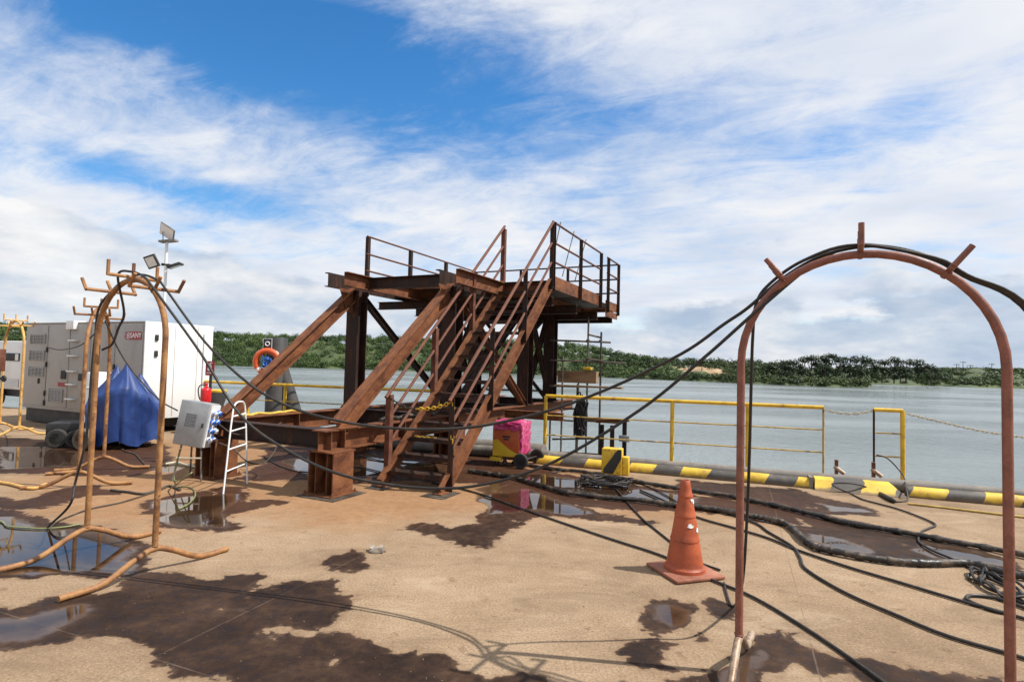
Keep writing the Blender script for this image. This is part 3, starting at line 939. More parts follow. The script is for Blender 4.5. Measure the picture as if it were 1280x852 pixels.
# ------------------------------------------------------------------ steel tower with stair
def build_tower():
    T = empty('steel_access_tower', (-2.2171, 7.1961, 0), -TH, 'rusty steel access tower with stairway, braces and railed platform at the quay edge', 'steel tower')
    H = 3.21
    EA, EB = -2.08, 0.
    ru, rd, rr = M['rust'], M['rust_dark'], M['rust_rail']
    UPZ = (0, 0, 1)
    # pedestals
    for e, n in ((EB, 0), (EA, 0), (EB, 2.81), (EA, 2.81)):
        p = MB()
        p.prof(ibeam(.40, .36, .018, .014), (e, n, .022), (e, n, .528), (1, 0, 0))
        for s in (-1, 1):
            p.b2((e + s * .09 - .006, n - .171, .022), (e + s * .09 + .006, n + .171, .528))
        p.b2((e - .23, n - .24, 0.009), (e + .23, n + .24, .021))
        for sx in (-1, 1):
            for sy in (-1, 1):
                p.lathe([(.02, .021), (.02, .038), (.010, .039), (.010, .058)], (e + sx * .215, n + sy * .205, 0), seg=6)
        p.b2((e - .20, n - .21, .527), (e + .20, n + .21, .541))
        p.build('pedestal', ru, T, smooth=False)
    for e, n, a, b_ in ((.05, -.03, .60, .60), (1.2, .66, .34, .42), (.30, .66, .30, .40)):
        MB().box((e, n, .0045), (a, b_, .006)).build('ground_pad', M['cable_dusty'], T, smooth=False)
    # base beams
    for e in (EA, EB):
        p = MB().prof(ibeam(.26, .22, .016, .011), (e, -.24, .672), (e, 9.1, .672), UPZ)
        for n in (-.12, .12, 1.4, 2.7, 2.92):
            for s in (-1, 1):
                p.b2((e + s * .008, n - .006, .558), (e + s * .104, n + .006, .786))
        p.build('base_beam', ru, T, smooth=False)
    for n in (0., 2.81, 5.9, 8.6):
        MB().prof(ibeam(.236, .18, .014, .010), (EA + .112, n, .672), (EB - .112, n, .672), UPZ).build('base_beam', rd, T, smooth=False)
    MB().prof(ibeam(.15, .12, .010, .008), (.113, 4.7, .70), (1.35, 4.7, .70), UPZ).build('base_beam', ru, T, smooth=False)
    # columns
    for e in (EA, EB):
        for n in (2.81, 5.9, 7.4):
            p = MB().prof(ibeam(.27, .26, .017, .011), (e, n, .803), (e, n, 2.958), (0, 1, 0))
            p.b2((e - .17, n - .17, .8025), (e + .17, n + .17, .818))
            for sx in (-1, 1):
                for sy in (-1, 1):
                    p.lathe([(.018, .818), (.018, .834), (.009, .835), (.009, .85)], (e + sx * .145, n + sy * .145, 0), seg=6)
            p.build('column', rd, T, smooth=False)
    # raking braces
    for e in (EA, EB):
        p0, p1 = Vector((e, .10, .80)), Vector((e, 2.74, 2.93))
        d = (p1 - p0).normalized()
        p = MB().prof(ibeam(.20, .17, .016, .011), p0, p1, (0, -d.z, d.y))
        p.b2((e - .12, .0, .803), (e + .12, .36, .815))
        q_ = p0.lerp(p1, .985)
        p.add([(e + .012, 2.66, 2.955), (e + .012, 2.30, 2.955), (e + .012, 2.50, 2.55), (e + .012, 2.66, 2.55), (e + .022, 2.66, 2.955), (e + .022, 2.30, 2.955), (e + .022, 2.50, 2.55), (e + .022, 2.66, 2.55)], [(0, 1, 2, 3), (7, 6, 5, 4), (0, 4, 5, 1), (1, 5, 6, 2), (2, 6, 7, 3), (3, 7, 4, 0)])
        p.build('brace', ru, T, smooth=False)
    # cross bracing in both side frames
    for e in (EA, EB):
        for (n0, z0, n1, z1) in ((2.95, 2.80, 5.72, .86), (5.72, 2.8, 2.95, .86), (6.02, 2.8, 7.28, .86), (7.28, 2.8, 6.02, .86)):
            off = .03 if n0 < n1 else -.03
            d = Vector((0, n1 - n0, z1 - z0)).normalized()
            if e == EA and n0 == 5.72:
                continue
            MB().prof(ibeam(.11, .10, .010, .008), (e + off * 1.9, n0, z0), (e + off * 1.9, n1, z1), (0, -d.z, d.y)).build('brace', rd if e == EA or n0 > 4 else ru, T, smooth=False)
    for n, a, b in ((5.9, EA + .14, EB - .14), (7.4, EA + .14, EB - .14)):
        for z0, z1 in ((.86, 2.85), (2.85, .86)):
            o_ = .03 if z0 < z1 else -.03
            MB().prof(ang(.09, .01), (a, n + o_, z0), (b, n + o_, z1), (0, 1, 0)).build('brace', rd, T, smooth=False)
    # top side beams: pairs of channels
    for e, n0, fl in ((-2.16, 2.12, -1), (-1.84, 2.16, 1), (-.04, 2.42, -1), (.25, 2.45, 1)):
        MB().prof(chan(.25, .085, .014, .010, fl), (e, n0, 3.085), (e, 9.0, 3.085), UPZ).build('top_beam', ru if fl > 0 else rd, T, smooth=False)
    for n, h in ((2.81, .20), (4.5, .16), (5.9, .18), (7.4, .18), (8.7, .16)):
        a, b = (-1.82, -.06) if n < 3 else (-2.92, 1.16)
        zc = 3.09 if n < 3 else 2.958 - h / 2
        MB().prof(ibeam(h, .13, .012, .009), (a, n, zc), (b, n, zc), UPZ).build('cross_beam', rd, T, smooth=False)
    # floor plates
    es = (-2.95, -1.92, -.88, .16, 1.19)
    ns = (4.10, 5.3, 6.5, 7.7, 8.92)
    for i in range(4):
        for j in range(4):
            MB().b2((es[i] + .006, ns[j] + .006, 3.212), (es[i + 1] - .006, ns[j + 1] - .006, 3.220)).build('floor_plate', rd if (i + j) % 2 else M['tube_dark'], T, smooth=False)
    # edge plates
    for lo, hi in (((1.196, 4.26, 3.10), (1.208, 7.36, 3.35)), ((1.196, 7.93, 3.08), (1.208, 9.0, 3.30)), ((1.196, 7.93, 2.90), (1.208, 9.0, 3.055)), ((-2.965, 4.10, 3.10), (-2.953, 8.95, 3.34)), ((-2.95, 8.955, 3.10), (1.19, 8.967, 3.32)), ((-2.94, 4.085, 3.15), (.28, 4.097, 3.222))):
        MB().b2(lo, hi).build('edge_plate', ru, T, smooth=False)
    # platform railing
    def post(e, n, z0, z1, fx, fy):
        MB().prof(ang(.078, .010, -fx, fy), (e, n, z0), (e, n, z1), (0, 1, 0)).build('rail_post', rd, T, smooth=False)

    def rail(p0, p1, r=.021, m_=None):
        MB().tube([p0, p1], r, 8).build('rail', m_ or rr, T)
    for n in (4.27, 5.85, 7.34):
        post(1.21, n, 3.04, 4.33, 1, 1)
    for n in (7.97, 8.93):
        post(1.21, n, 3.0, 4.33, 1, 1)
    for z in (4.34, 3.96, 3.60):
        rail((1.225, 4.25, z), (1.225, 7.36, z))
        rail((1.225, 7.95, z), (1.225, 8.97, z))
        rail((-2.98, 4.10, z), (-2.98, 8.97, z))
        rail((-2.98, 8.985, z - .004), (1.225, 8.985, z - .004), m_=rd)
    for n in (4.13, 5.7, 7.3, 8.94):
        post(-2.968, n, 3.05, 4.34, -1, 1)
    for e in (-1.6, -.2):
        post(e, 8.97, 3.05, 4.33, 1, 1)
    for n, n1 in ((4.75, 4.45), (5.55, 5.10), (6.35, 5.85)):
        MB().tube([(1.19, n, 4.45), (1.12, n1, 3.45)], .010, 6).build('rod', M['tube_dark'], T)
    # stair
    e0, e1, n0, n1 = .30, 1.19, .66, 4.22
    N = 16
    dn, dz = (n1 - n0) / N, H / N
    sl = Vector((0, n1 - n0, H)).normalized()
    nm_ = Vector((0, -sl.z, sl.y))
    for e, fl in ((e0, -1), (e1, 1)):
        a = Vector((e, n0, .02)) + sl * .02
        b = Vector((e, n1, H - .02))
        p = MB().prof(chan(.185, .07, .013, .010, fl), a, b, tuple(nm_))
        for k in range(1, N):
            n_, z_ = n0 + dn * k, dz * k
            s = 1 if e == e0 else -1
            ee = e + s * .006
            p.add([(ee, n_ - .16, z_ - .012), (ee, n_ + .16, z_ - .012), (ee, n_ + .16, z_ + .03), (ee + s * .012, n_ - .16, z_ - .012), (ee + s * .012, n_ + .16, z_ - .012), (ee + s * .012, n_ + .16, z_ + .03)],
                  [(0, 1, 2), (3, 5, 4), (0, 3, 4, 1), (1, 4, 5, 2), (2, 5, 3, 0)])
        p.b2((e - .07, n0 - .08, .010), (e + .07, n0 + .12, .024))
        p.build('stringer', ru, T, smooth=False)
    for k in range(1, N):
        n_, z_ = n0 + dn * k, dz * k
        p = MB().b2((e0 + .024, n_ - .13, z_ - .004), (e1 - .024, n_ + .13, z_ + .004))
        p.b2((e0 + .024, n_ - .137, z_ - .05), (e1 - .024, n_ - .131, z_ + .003))
        p.build('tread', rd, T, smooth=False)
    for e, s in ((e0 - .02, -1), (e1 + .02, 1)):
        for q, f in enumerate((.035, .34, .66, .985)):
            n_ = n0 + (n1 - n0) * f
            z_ = H * f
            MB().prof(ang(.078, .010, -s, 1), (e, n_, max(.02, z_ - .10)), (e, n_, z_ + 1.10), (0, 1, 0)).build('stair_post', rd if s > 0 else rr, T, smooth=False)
        for hgt, r in ((1.11, .025), (.75, .021), (.39, .021)):
            fa = .02 if hgt > 1 else .05
            MB().tube([(e + s * .035, n0 + (n1 - n0) * fa, H * fa + hgt), (e + s * .035, n1, H + hgt)], r, 8).build('handrail', rr, T)
    # landing beam under the stair head
    MB().prof(chan(.20, .08, .012, .009, 1), (.28, 4.235, 3.09), (1.19, 4.235, 3.09), UPZ).build('landing_beam', ru, T, smooth=False)
    return T


tower = build_tower()


def tl(e, n, z):
    return Vector((-2.2171, 7.1961, 0)) + EX * e + EN * n + Vector((0, 0, z))


# ------------------------------------------------------------------ chains
def chain_mesh(mb, pts, pitch=.045, r=.006, w=.016, mi=0):
    path = crom(pts, 24)
    L = [0.]
    for i in range(1, len(path)):
        L.append(L[-1] + (path[i] - path[i - 1]).length)
    k, s, i = 0, pitch / 2, 0
    while s < L[-1]:
        while L[i + 1] < s:
            i += 1
        f = (s - L[i]) / (L[i + 1] - L[i] + 1e-9)
        c = path[i].lerp(path[i + 1], f)
        d = (path[i + 1] - path[i]).normalized()
        sd_ = d.cross(Vector((0, 0, 1))).normalized()
        if k % 2:
            sd_ = d.cross(sd_).normalized()
        loop = [c + d * (pitch * .68 * math.cos(a)) + sd_ * (w * math.sin(a)) for a in [2 * math.pi * j / 8 for j in range(8)]]
        loop.append(loop[0])
        mb.tube(loop, r, 4, False, mi)
        s += pitch
        k += 1


ca, cb_ = tl(.24, .80, 1.18), tl(1.25, .80, 1.16)
mid = ca.lerp(cb_, .45) + Vector((0, 0, -.13))
mb = MB()
chain_mesh(mb, [ca, ca.lerp(mid, .5) + Vector((0, 0, -.04)), mid], .05, .006, .016, 0)
chain_mesh(mb, [mid, mid.lerp(cb_, .5) + Vector((0, 0, -.03)), cb_], .05, .008, .02, 1)
chain_mesh(mb, [cb_, cb_ + Vector((.01, 0, -.10))], .05, .008, .02, 1)
tag(mb.build('safety_chain', [M['chain_dark'], M['chain']]), 'half black half yellow chain hung across the foot of the stairs', 'chain')
mb = MB()
chain_mesh(mb, [tl(.36, 1.26, .616), tl(.5, 1.25, .612), tl(.70, 1.27, .616)], .04, .004, .012)
tag(mb.build('chain_end', M['chain']), 'short yellow chain lying across a lower stair tread', 'chain')
mb = MB()
chain_mesh(mb, [tl(1.26, .80, .74), tl(1.27, .79, .66)], .05, .008, .02)
tag(mb.build('chain_hook', M['chain']), 'small yellow chain loop on the right stair newel post', 'chain')

# ------------------------------------------------------------------ kerb, pipe, rails at the quay edge
def kp(a, b, z=0.):
    return K0 + KA * a + KB * b + Vector((0, 0, z))


def kerb_run(a0, a1):
    o = empty('kerb_run', kp(a0, .115), KROT)
    mb = MB()
    prof = [(-.095, .004), (-.10, .04), (-.09, .085), (-.06, .122), (-.015, .140), (.035, .137), (.075, .112), (.095, .07), (.095, .004)]
    n = max(2, int((a1 - a0) / .25))
    rr_ = random.Random(int(a0 * 10) + 77)
    for i in range(n):
        pass
    vs_, fs_ = [], []
    for i in range(n + 1):
        x = (a1 - a0) * i / n
        dy, dz = rr_.uniform(-.008, .008), rr_.uniform(-.006, .006)
        for y, z in prof:
            vs_.append((x, y + dy, max(.004, z + (dz if z > .02 else 0))))
    m_ = len(prof)
    for i in range(n):
        for k in range(m_ - 1):
            fs_.append((i * m_ + k, i * m_ + k + 1, (i + 1) * m_ + k + 1, (i + 1) * m_ + k))
    fs_ += [tuple(range(m_)), tuple(range(n * m_, (n + 1) * m_))[::-1]]
    return mb.add(vs_, fs_).build('kerb', M['kerb'], None, angle=50), o


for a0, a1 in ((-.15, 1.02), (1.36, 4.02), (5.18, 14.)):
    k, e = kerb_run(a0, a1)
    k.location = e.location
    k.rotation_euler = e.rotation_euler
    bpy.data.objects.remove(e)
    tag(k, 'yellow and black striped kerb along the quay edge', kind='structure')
for i, (a0, a1, b, r, z) in enumerate(((-2.2, 14, .42, .085, .085), (-6, .0, .30, .10, .10), (-6, -.2, .62, .13, .13))):
    pts = [kp(a0 + (a1 - a0) * k / 30, b + .015 * math.sin(k * 1.3 + i), z + .004 * math.sin(k * 2.1)) for k in range(31)]
    lab = ('long grey pipe lying just behind the striped kerb', 'grey brown pipe on the deck under the tower, nearest the stairs', 'thick grey pipe on the deck under the tower, nearest the water')[i]
    tag(MB().tube(pts, r, 16).build('grey_pipe', M['pipe_grey']), lab, 'pipe')

# ramp block set into the kerb
o = empty('kerb_ramp', kp(4.6, .12), KROT, 'low sloped block with yellow and black stripes in the kerb', 'ramp block')
mb = MB()
vs_ = [(-.56, -.20, .004), (.56, -.20, .004), (.56, .16, .004), (-.56, .16, .004), (-.54, -.05, .135), (.40, -.05, .135), (.40, .14, .150), (-.54, .14, .150)]
mb.add(vs_, [(0, 3, 2, 1), (0, 1, 5, 4), (1, 2, 6, 5), (2, 3, 7, 6), (3, 0, 4, 7), (4, 5, 6, 7)])
mb.build('block', M['kerb'], o, smooth=False)
MB().b2((-.62, -.10, .004), (-.57, .14, .16)).build('end_plate', M['pipe_grey'], o, smooth=False)
# upright warning block
o = empty('warning_block', (1.62, 9.0, 0), KROT + .05, 'upright yellow block with a black diagonal band in front of the rail', 'block')
MB().b2((-.16, -.09, .004), (.15, .12, .40), bev=.012).build('body', M['yellow'], o)
MB().add([(-.13, -.094, .02), (.02, -.094, .02), (.145, -.094, .26), (.145, -.094, .395), (.09, -.094, .395), (-.13, -.094, .09), (-.13, -.0905, .02), (.02, -.0905, .02), (.145, -.0905, .26), (.145, -.0905, .395), (.09, -.0905, .395), (-.13, -.0905, .09)],
         [(0, 1, 2, 3, 4, 5), (6, 11, 10, 9, 8, 7)] + [(i, (i + 1) % 6, (i + 1) % 6 + 6, i + 6) for i in range(6)]).build('stripe', M['black'], o, smooth=False)
MB().b2((.153, -.05, .004), (.25, .10, .28), bev=.01).build('side_lug', M['yellow'], o)

RQ0 = Vector((.66, 10.72, 0))
RQ = Vector((5.2 - .66, 9.22 - 10.72, 0)).normalized()


def rq(a, z, off=0.):
    return RQ0 + RQ * a + Vector((-RQ.y, RQ.x, 0)) * off + Vector((0, 0, z))


def handrail(name, label, a0, a1, posts, group=None, ends='yellow', low=True, slim=()):
    o = empty(name, rq(a0, 0), 0, label, 'handrail', group)
    base = rq(a0, 0)
    def P(a, z):
        return rq(a, z) - base
    MB().tube([P(a0, 1.10), P(a1, 1.10)], .032, 12).build('top_rail', M['yellow'], o)
    for z in (.74, .38):
        MB().tube([P(a0, z), P(a1, z)], .012, 8).build('mid_rail', M['yellow_thin'], o)
    for a in posts:
        slimp = a in slim
        MB().tube([P(a, -.02), P(a, 1.10)], .016 if slimp else .034, 12).build('post', M['yellow_thin'] if slimp else M['yellow'], o)
    return o


handrail('handrail', 'long yellow tubular handrail beside the tower', 0, 4.63, (0., 2.28, 3.50, 4.63), slim=(4.63,))
handrail('handrail_gate', 'short yellow handrail section standing alone between two chains', 5.34, 5.73, (5.34, 5.73), slim=(5.34,))
for o_ in bpy.data.objects:
    if o_.name.startswith('post') and o_.parent and o_.parent.name == 'handrail_gate' and abs((o_.data.vertices[0].co).length) < .05:
        o_.data.materials[0] = M['rust_dark']
handrail('handrail', 'yellow handrail at the water beyond the tower, beside the grey pile', -8.6, -2.2, (-8.6, -6.9, -5.9, -4.2, -2.2))
for i, (p, q, sag, lab) in enumerate(((rq(4.65, 1.06), rq(5.33, 1.08), .05, 'thin pale chain linking the long handrail and the short section'), (rq(5.76, 1.06), rq(9.2, .95), .22, 'long sagging pale chain running right from the short handrail section'))):
    mb = MB()
    chain_mesh(mb, [p, p.lerp(q, .33) - Vector((0, 0, sag * .9)), p.lerp(q, .66) - Vector((0, 0, sag)), q], .06, .006, .016)
    tag(mb.build('rail_chain', M['chain_pale']), lab, 'chain')
for i, (a, lab) in enumerate(((4.75, 'small rusty steel lug standing behind the kerb at the end of the long handrail'), (5.25, 'small rusty steel lug standing behind the kerb before the short handrail'))):
    o = empty('steel_lug', rq(a, 0, -.35), KROT, lab, 'lug')
    MB().b2((-.025, -.08, 0), (.025, .08, .02)).b2((-.02, -.02, .02), (.02, .06, .32)).build('plate', M['rust'], o, smooth=False)
    MB().tube([(-.03, 0, .22), (.10, -.04, .12)], .03, 8).build('pin', M['bare_pipe'], o)

# ------------------------------------------------------------------ arched cable stands
def arch(name, label, p0, p1, H, mat, foot=.57, tube_r=.0235, hooks=True, hookmat=None, group='arched cable stands', footmat=None, hang=(52, 90, 128), prong=.115):
    p0, p1 = Vector((*p0, 0)), Vector((*p1, 0))
    c = (p0 + p1) / 2
    dx = (p1 - p0).normalized()
    W = (p1 - p0).length / 2
    o = empty(name, c, math.atan2(dx.y, dx.x), label, 'cable stand', group)
    zs = H - W
    zj = .19
    pts = [Vector((-W, 0, zj + (zs - zj) * k / 8)) for k in range(8)]
    for k in range(25):
        a = math.pi - math.pi * k / 24
        pts.append(Vector((W * math.cos(a), 0, zs + W * math.sin(a))))
    pts += [Vector((W, 0, zs - (zs - zj) * k / 8)) for k in range(1, 9)]
    MB().tube(pts, tube_r, 14).build('hoop', mat, o)
    for s in (-1, 1):
        f = crom([(s * W, -foot, tube_r + .002), (s * W, -foot * .58, tube_r + .012), (s * W, -foot * .22, .145), (s * W, 0, zj), (s * W, foot * .22, .145), (s * W, foot * .58, tube_r + .012), (s * W, foot, tube_r + .002)], 5)
        MB().tube(f, tube_r, 12).build('foot', footmat or mat, o)
    for s in (-1, 1):
        MB().torus((s * W, 0, zj + .022), tube_r * .95, .006, (.1, 0, 1), 14, 6).build('weld_bead', hookmat or mat, o)
    for deg in hang:
        a = R(deg)
        MB().torus((W * math.cos(a), 0, zs + W * math.sin(a)), tube_r * .98, .005, (-math.sin(a), 0, math.cos(a)), 14, 6).build('weld_bead', hookmat or mat, o)
    for i, deg in enumerate(hang):
        a = R(deg)
        b = Vector((W * math.cos(a), 0, zs + W * math.sin(a)))
        nd = Vector((math.cos(a), 0, math.sin(a)))
        b = b + nd * (tube_r * .9)
        mb = MB()
        mb.tube([b + Vector((0, -.19, 0)), b + Vector((0, .19, 0))], .014, 8)
        for y in (-.19, 0, .19):
            mb.tube([b + Vector((0, y, 0)) - nd * .01, b + Vector((0, y, 0)) + nd * prong], .0135, 8)
        mb.build('cable_hook', hookmat or mat, o)
    return o


arch('cable_stand', 'ochre pipe arch nearest at the left, feet in the puddle', (-3.53, 4.87), (-2.68, 4.42), 2.27, M['arch'], foot=.62, tube_r=.022)
arch('cable_stand', 'ochre pipe arch seen edge on before the generator, behind the nearest left one', (-5.36, 7.2), (-5.83, 8.3), 2.28, M['arch'])
arch('cable_stand', 'small yellow ochre pipe arch at the far left edge by the low generator', (-10.62, 11.98), (-9.72, 11.4), 2.30, M['arch_far'])
arch('cable_stand', 'large red oxide pipe arch in the right foreground beside the traffic cone', (1.285, 3.2), (2.27, 2.62), 2.265, M['arch_red'], foot=.50, footmat=M['bare_pipe'], tube_r=.0212, prong=.10)

# ------------------------------------------------------------------ traffic cone
o = empty('traffic_cone', (1.455, 4.74, 0), .32, 'faded orange rubber traffic cone with scuffed square base', 'traffic cone')
mb = MB()
bs = [(-.225, -.225), (.225, -.225), (.225, .225), (-.225, .225)]
mb.box((0, 0, .017), (.45, .45, .028), bev=.012)
mb.build('base', M['cone_base'], o)
prof = [(.165, .03), (.162, .055), (.148, .07)]
for i in range(22):
    t_ = i / 21
    r_ = .146 - .110 * t_
    z_ = .075 + .665 * t_
    prof.append((r_, z_))
    if i in (6, 12, 17):
        prof.append((r_ + .003, z_ + .004))
        prof.append((r_ + .003, z_ + .014))
prof += [(.030, .748), (.026, .74), (.026, .70)]
prof = [(max(.02, a), b) for a, b in prof]
MB().lathe(prof, seg=36).build('body', M['cone'], o)
rs = random.Random(3)
for (zz, ang_, w_, h_) in ((.595, -1.25, .022, .012), (.585, -1.0, .015, .02), (.40, -1.75, .030, .018), (.36, -1.0, .016, .022), (.40, -.55, .02, .008)):
    vs_, fs_ = [], []
    K_ = 10
    for k in range(K_):
        a = 2 * math.pi * k / K_
        q = rs.uniform(.6, 1.2)
        z_ = zz + h_ * q * math.sin(a)
        r_ = .146 - .110 * (z_ - .075) / .665 + .0045
        b_ = ang_ + w_ * q * math.cos(a) / r_
        vs_.append((r_ * math.cos(b_), r_ * math.sin(b_), z_))
    MB().add(vs_, [tuple(range(K_))]).build('worn_patch', M['white_print'], o, smooth=False)

# ------------------------------------------------------------------ cables and hoses
def cable(name, label, pts, r=.011, mat=None, n=8, cat='cable', seg=8, group=None):
    return tag(MB().tube(crom(pts, n), r, seg).build(name, mat or M['cable'], angle=60), label, cat, group)


def gp(lst, r, jitter=0.):
    return [G(x, y, r + .003) for x, y in lst]


def r4(*l):
    return [(960 + x / 3.131, 580 + y / 3.131) for x, y in l]


# the red arch in world space
AC = Vector(((1.285 + 2.27) / 2, (3.2 + 2.62) / 2, 0))
AD = Vector((2.27 - 1.285, 2.62 - 3.2, 0)).normalized()
AW = (Vector((2.27, 2.62)) - Vector((1.285, 3.2))).length / 2
AP = Vector((-AD.y, AD.x, 0))


def onarch(deg, up=.05, side=0.):
    a = R(deg)
    rr_ = AW + up
    return AC + AD * (rr_ * math.cos(a)) + AP * side + Vector((0, 0, 2.265 - AW + rr_ * math.sin(a)))


LC = Vector(((-3.53 - 2.68) / 2, (4.87 + 4.42) / 2, 0))
LD = Vector((.85, -.45, 0)).normalized()
LW = (Vector((-3.53, 4.87)) - Vector((-2.68, 4.42))).length / 2
LP = Vector((-LD.y, LD.x, 0))


def onleft(deg, up=.05, side=0.):
    a = R(deg)
    rr_ = LW + up
    return LC + LD * (rr_ * math.cos(a)) + LP * side + Vector((0, 0, 2.27 - LW + rr_ * math.sin(a)))


end_r = [onarch(60, .05, .06), onarch(46, .05, .05), D(1290, 390, 2.74), Vector((3.0, 2.9, 1.35)), Vector((3.35, 3.1, .5)), Vector((3.8, 3.3, .02))]
end_r2 = [onarch(60, .05, .09), onarch(46, .05, .09), D(1290, 397, 2.8), Vector((3.05, 2.98, 1.25)), Vector((3.4, 3.2, .4)), Vector((3.8, 3.4, .02))]
cable('overhead_cable', 'black cable slung between the left ochre arch and the red arch, the upper of two',
      [G(60, 658, .014), D(87, 631, 4.95), D(94, 603, 5.0), D(108, 545, 5.0), D(114, 470, 4.98), D(119, 420, 4.95), D(126, 380, 4.9), onleft(110, .05, .05), onleft(88, .05, .06), onleft(62, .05, .06), onleft(48, .05, .06), D(265, 437, 4.35), D(340, 498, 4.2), D(440, 529, 4.05), D(560, 536, 3.9), D(660, 520, 3.75), D(750, 490, 3.6), D(850, 443, 3.42), D(905, 405, 3.3), onarch(150, .06, .05), onarch(128, .03, .06), onarch(108, .04, .06), onarch(90, .05, .06), onarch(76, .05, .06)] + end_r, .0098, n=7)
cable('overhead_cable', 'black cable hanging lowest between the left ochre arch and the red arch',
      [D(128, 437, 4.9), D(140, 430, 4.85), D(148, 410, 4.83), D(155, 390, 4.8), onleft(104, .05, -.05), onleft(86, .06, -.04), onleft(64, .06, -.05), onleft(47, .05, -.04), D(250, 440, 4.3), D(300, 518, 4.2), D(360, 563, 4.1), D(430, 594, 4.0), D(520, 609, 3.87), D(600, 606, 3.75), D(690, 578, 3.6), D(800, 512, 3.4), D(880, 447, 3.25), D(950, 385, 3.1), onarch(110, .03, .11), onarch(92, .06, .08), onarch(78, .055, .10)] + end_r2, .0098, n=7)
cable('hanging_cable', 'black cable hanging straight down beside the left leg of the red arch',
      [G(905, 728, .012), G(908, 740, .012), G(914, 756, .012), G(922, 752, .012), D(929, 720, 3.6), D(934, 640, 3.5), D(937, 560, 3.42), D(939, 480, 3.36), D(941, 420, 3.3), onarch(146, .04, .09), onarch(134, .06, .1), onarch(115, .05, .03), onarch(92, .055, .03)] + [p_ + AP * -.03 - Vector((0, 0, .004)) for p_ in end_r], .009, n=7)
GC = [
    ('ground_cable', 'long thin black cable running from the stair foot past the cone', [(540, 603), (560, 607), (600, 617), (680, 645), (760, 672), (830, 695), (885, 722), (940, 745), (1000, 780), (1060, 820), (1110, 856)], .011),
    ('ground_cable', 'thin black cable trailing from the coil to behind the cone', [(770, 611), (776, 618), (800, 645), (820, 662), (848, 684), (868, 700), (900, 712)], .010),
    ('ground_cable', 'straight black cable between the thick hoses and the right edge, upper one', [(800, 612), (836, 628), (869, 645), (920, 660), (960, 672), (1000, 688), (1060, 708), (1120, 726), (1200, 750), (1265, 768), (1330, 788)], .012),
    ('ground_cable', 'curving black cable crossing the dry deck to the red arch right leg', [(860, 632), (905, 640), (945, 654), (960, 664), (990, 682), (1000, 696), (1008, 711), (1056, 740), (1120, 768), (1184, 794), (1267, 818), (1330, 838)], .012),
]
for nm, lab, lst, r in GC:
    cable(nm, lab, gp(lst, r), r)
cable('ground_cable', 'black cable with a plug looping over the striped ramp block',
      [rq(5.36, .40, -.05), rq(5.50, .36, -.12), rq(5.64, .16, -.3)] + [kp(5.15, .02, .14)] + gp(r4((545, 140), (500, 146)), .012) , .010)
plug = [G(*p, .03) for p in r4((500, 146), (470, 132), (430, 108))]
cable('ground_cable', 'black lead with connector winding from the striped ramp to the thick hose',
      [plug[0], plug[1], plug[2]] + [kp(4.55, -.04, .13), kp(4.25, -.10, .11)] + gp(r4((330, 118), (380, 140), (500, 172), (600, 208), (655, 235), (630, 250), (600, 265), (590, 300), (640, 335), (740, 378), (860, 440), (940, 462)), .012), .011)
tag(MB().tube(crom([plug[0], plug[1], plug[2]], 4), [.012, .026, .03, .03, .03, .03, .028, .022, .014], 10).build('cable_connector', M['cable']), 'black cable connector lying on the striped ramp block', 'connector')


def hose(name, label, pts, r):
    path = crom(pts, 22)
    rs_ = random.Random(len(label))
    for p_ in path:
        q_ = mnoise.noise(Vector((p_.x * 2.2, p_.y * 2.2, 1.))) * .05
        p_.x += q_ * .5
        p_.y += q_
        p_.z += abs(q_) * .25
    rad = []
    w = 0
    for i in range(len(path)):
        if rs_.random() < .10:
            w = 3
        rad.append(r * (1.30 if w == 2 else (1.10 if w else 1 + rs_.uniform(-.14, .10))))
        w = max(0, w - 1)
    return tag(MB().tube(path, rad, 12).build(name, M['hose'], angle=80), label, 'hose')


hose('wrapped_hose', 'thick wrapped black hose snaking nearest across the deck behind the cone', gp([(585, 588), (600, 590), (644, 597), (700, 613), (757, 621), (828, 629), (879, 634), (930, 644), (960, 648), (985, 656), (1008, 676), (1030, 687), (1088, 697), (1152, 703), (1209, 703), (1260, 716), (1330, 728)], .032), .030)
hose('wrapped_hose', 'thick black hose farther back, running along the striped kerb', gp([(640, 578), (695, 586), (745, 592), (806, 603), (900, 618), (960, 629), (1056, 652), (1152, 669), (1260, 689), (1330, 702)], .028), .027)
# tangles
def tangle(name, label, c, rx, ry, n, r, seed, rz=0., layers=.05):
    rs_ = random.Random(seed)
    pts = []
    for k in range(n * 9):
        a = k / 9 * 2 * math.pi
        w_ = rs_.uniform(.45, 1.05)
        x, y = rx * w_ * math.cos(a) + rs_.uniform(-.06, .06), ry * w_ * math.sin(a)
        p = Matrix.Rotation(rz, 2) @ Vector((x, y))
        pts.append(Vector((c.x + p.x, c.y + p.y, r + .004 + rs_.uniform(0, layers))))
    return cable(name, label, pts, r, n=4, seg=6, cat='cable coil')


tangle('cable_coil', 'messy tangle of thin black cable on the wet deck by the thick hose', G(757, 605), .40, .36, 13, .008, 2, -.38, .07)
tangle('cable_coil', 'loose black coils half behind the right leg of the red arch', G(1248, 735), .13, .36, 5, .011, 4, -.3, .05)
cable('ground_cable', 'black cable ending in a loop near the right edge', gp(r4((960, 585), (880, 570), (800, 540), (775, 522), (800, 512), (880, 520), (960, 545), (1040, 575)), .013), .013)
cable('yellow_conduit', 'thin yellow pipe lying along the foot of the kerb at the right', gp([(1135, 629), (1180, 634), (1230, 640), (1290, 647)], .012), .014, M['yellow_thin'], cat='pipe')
cable('ground_cable', 'thin dark cable by the kerb near the black tangle', gp([(690, 590), (720, 588), (760, 594), (800, 604), (835, 620), (865, 640)], .008), .008)
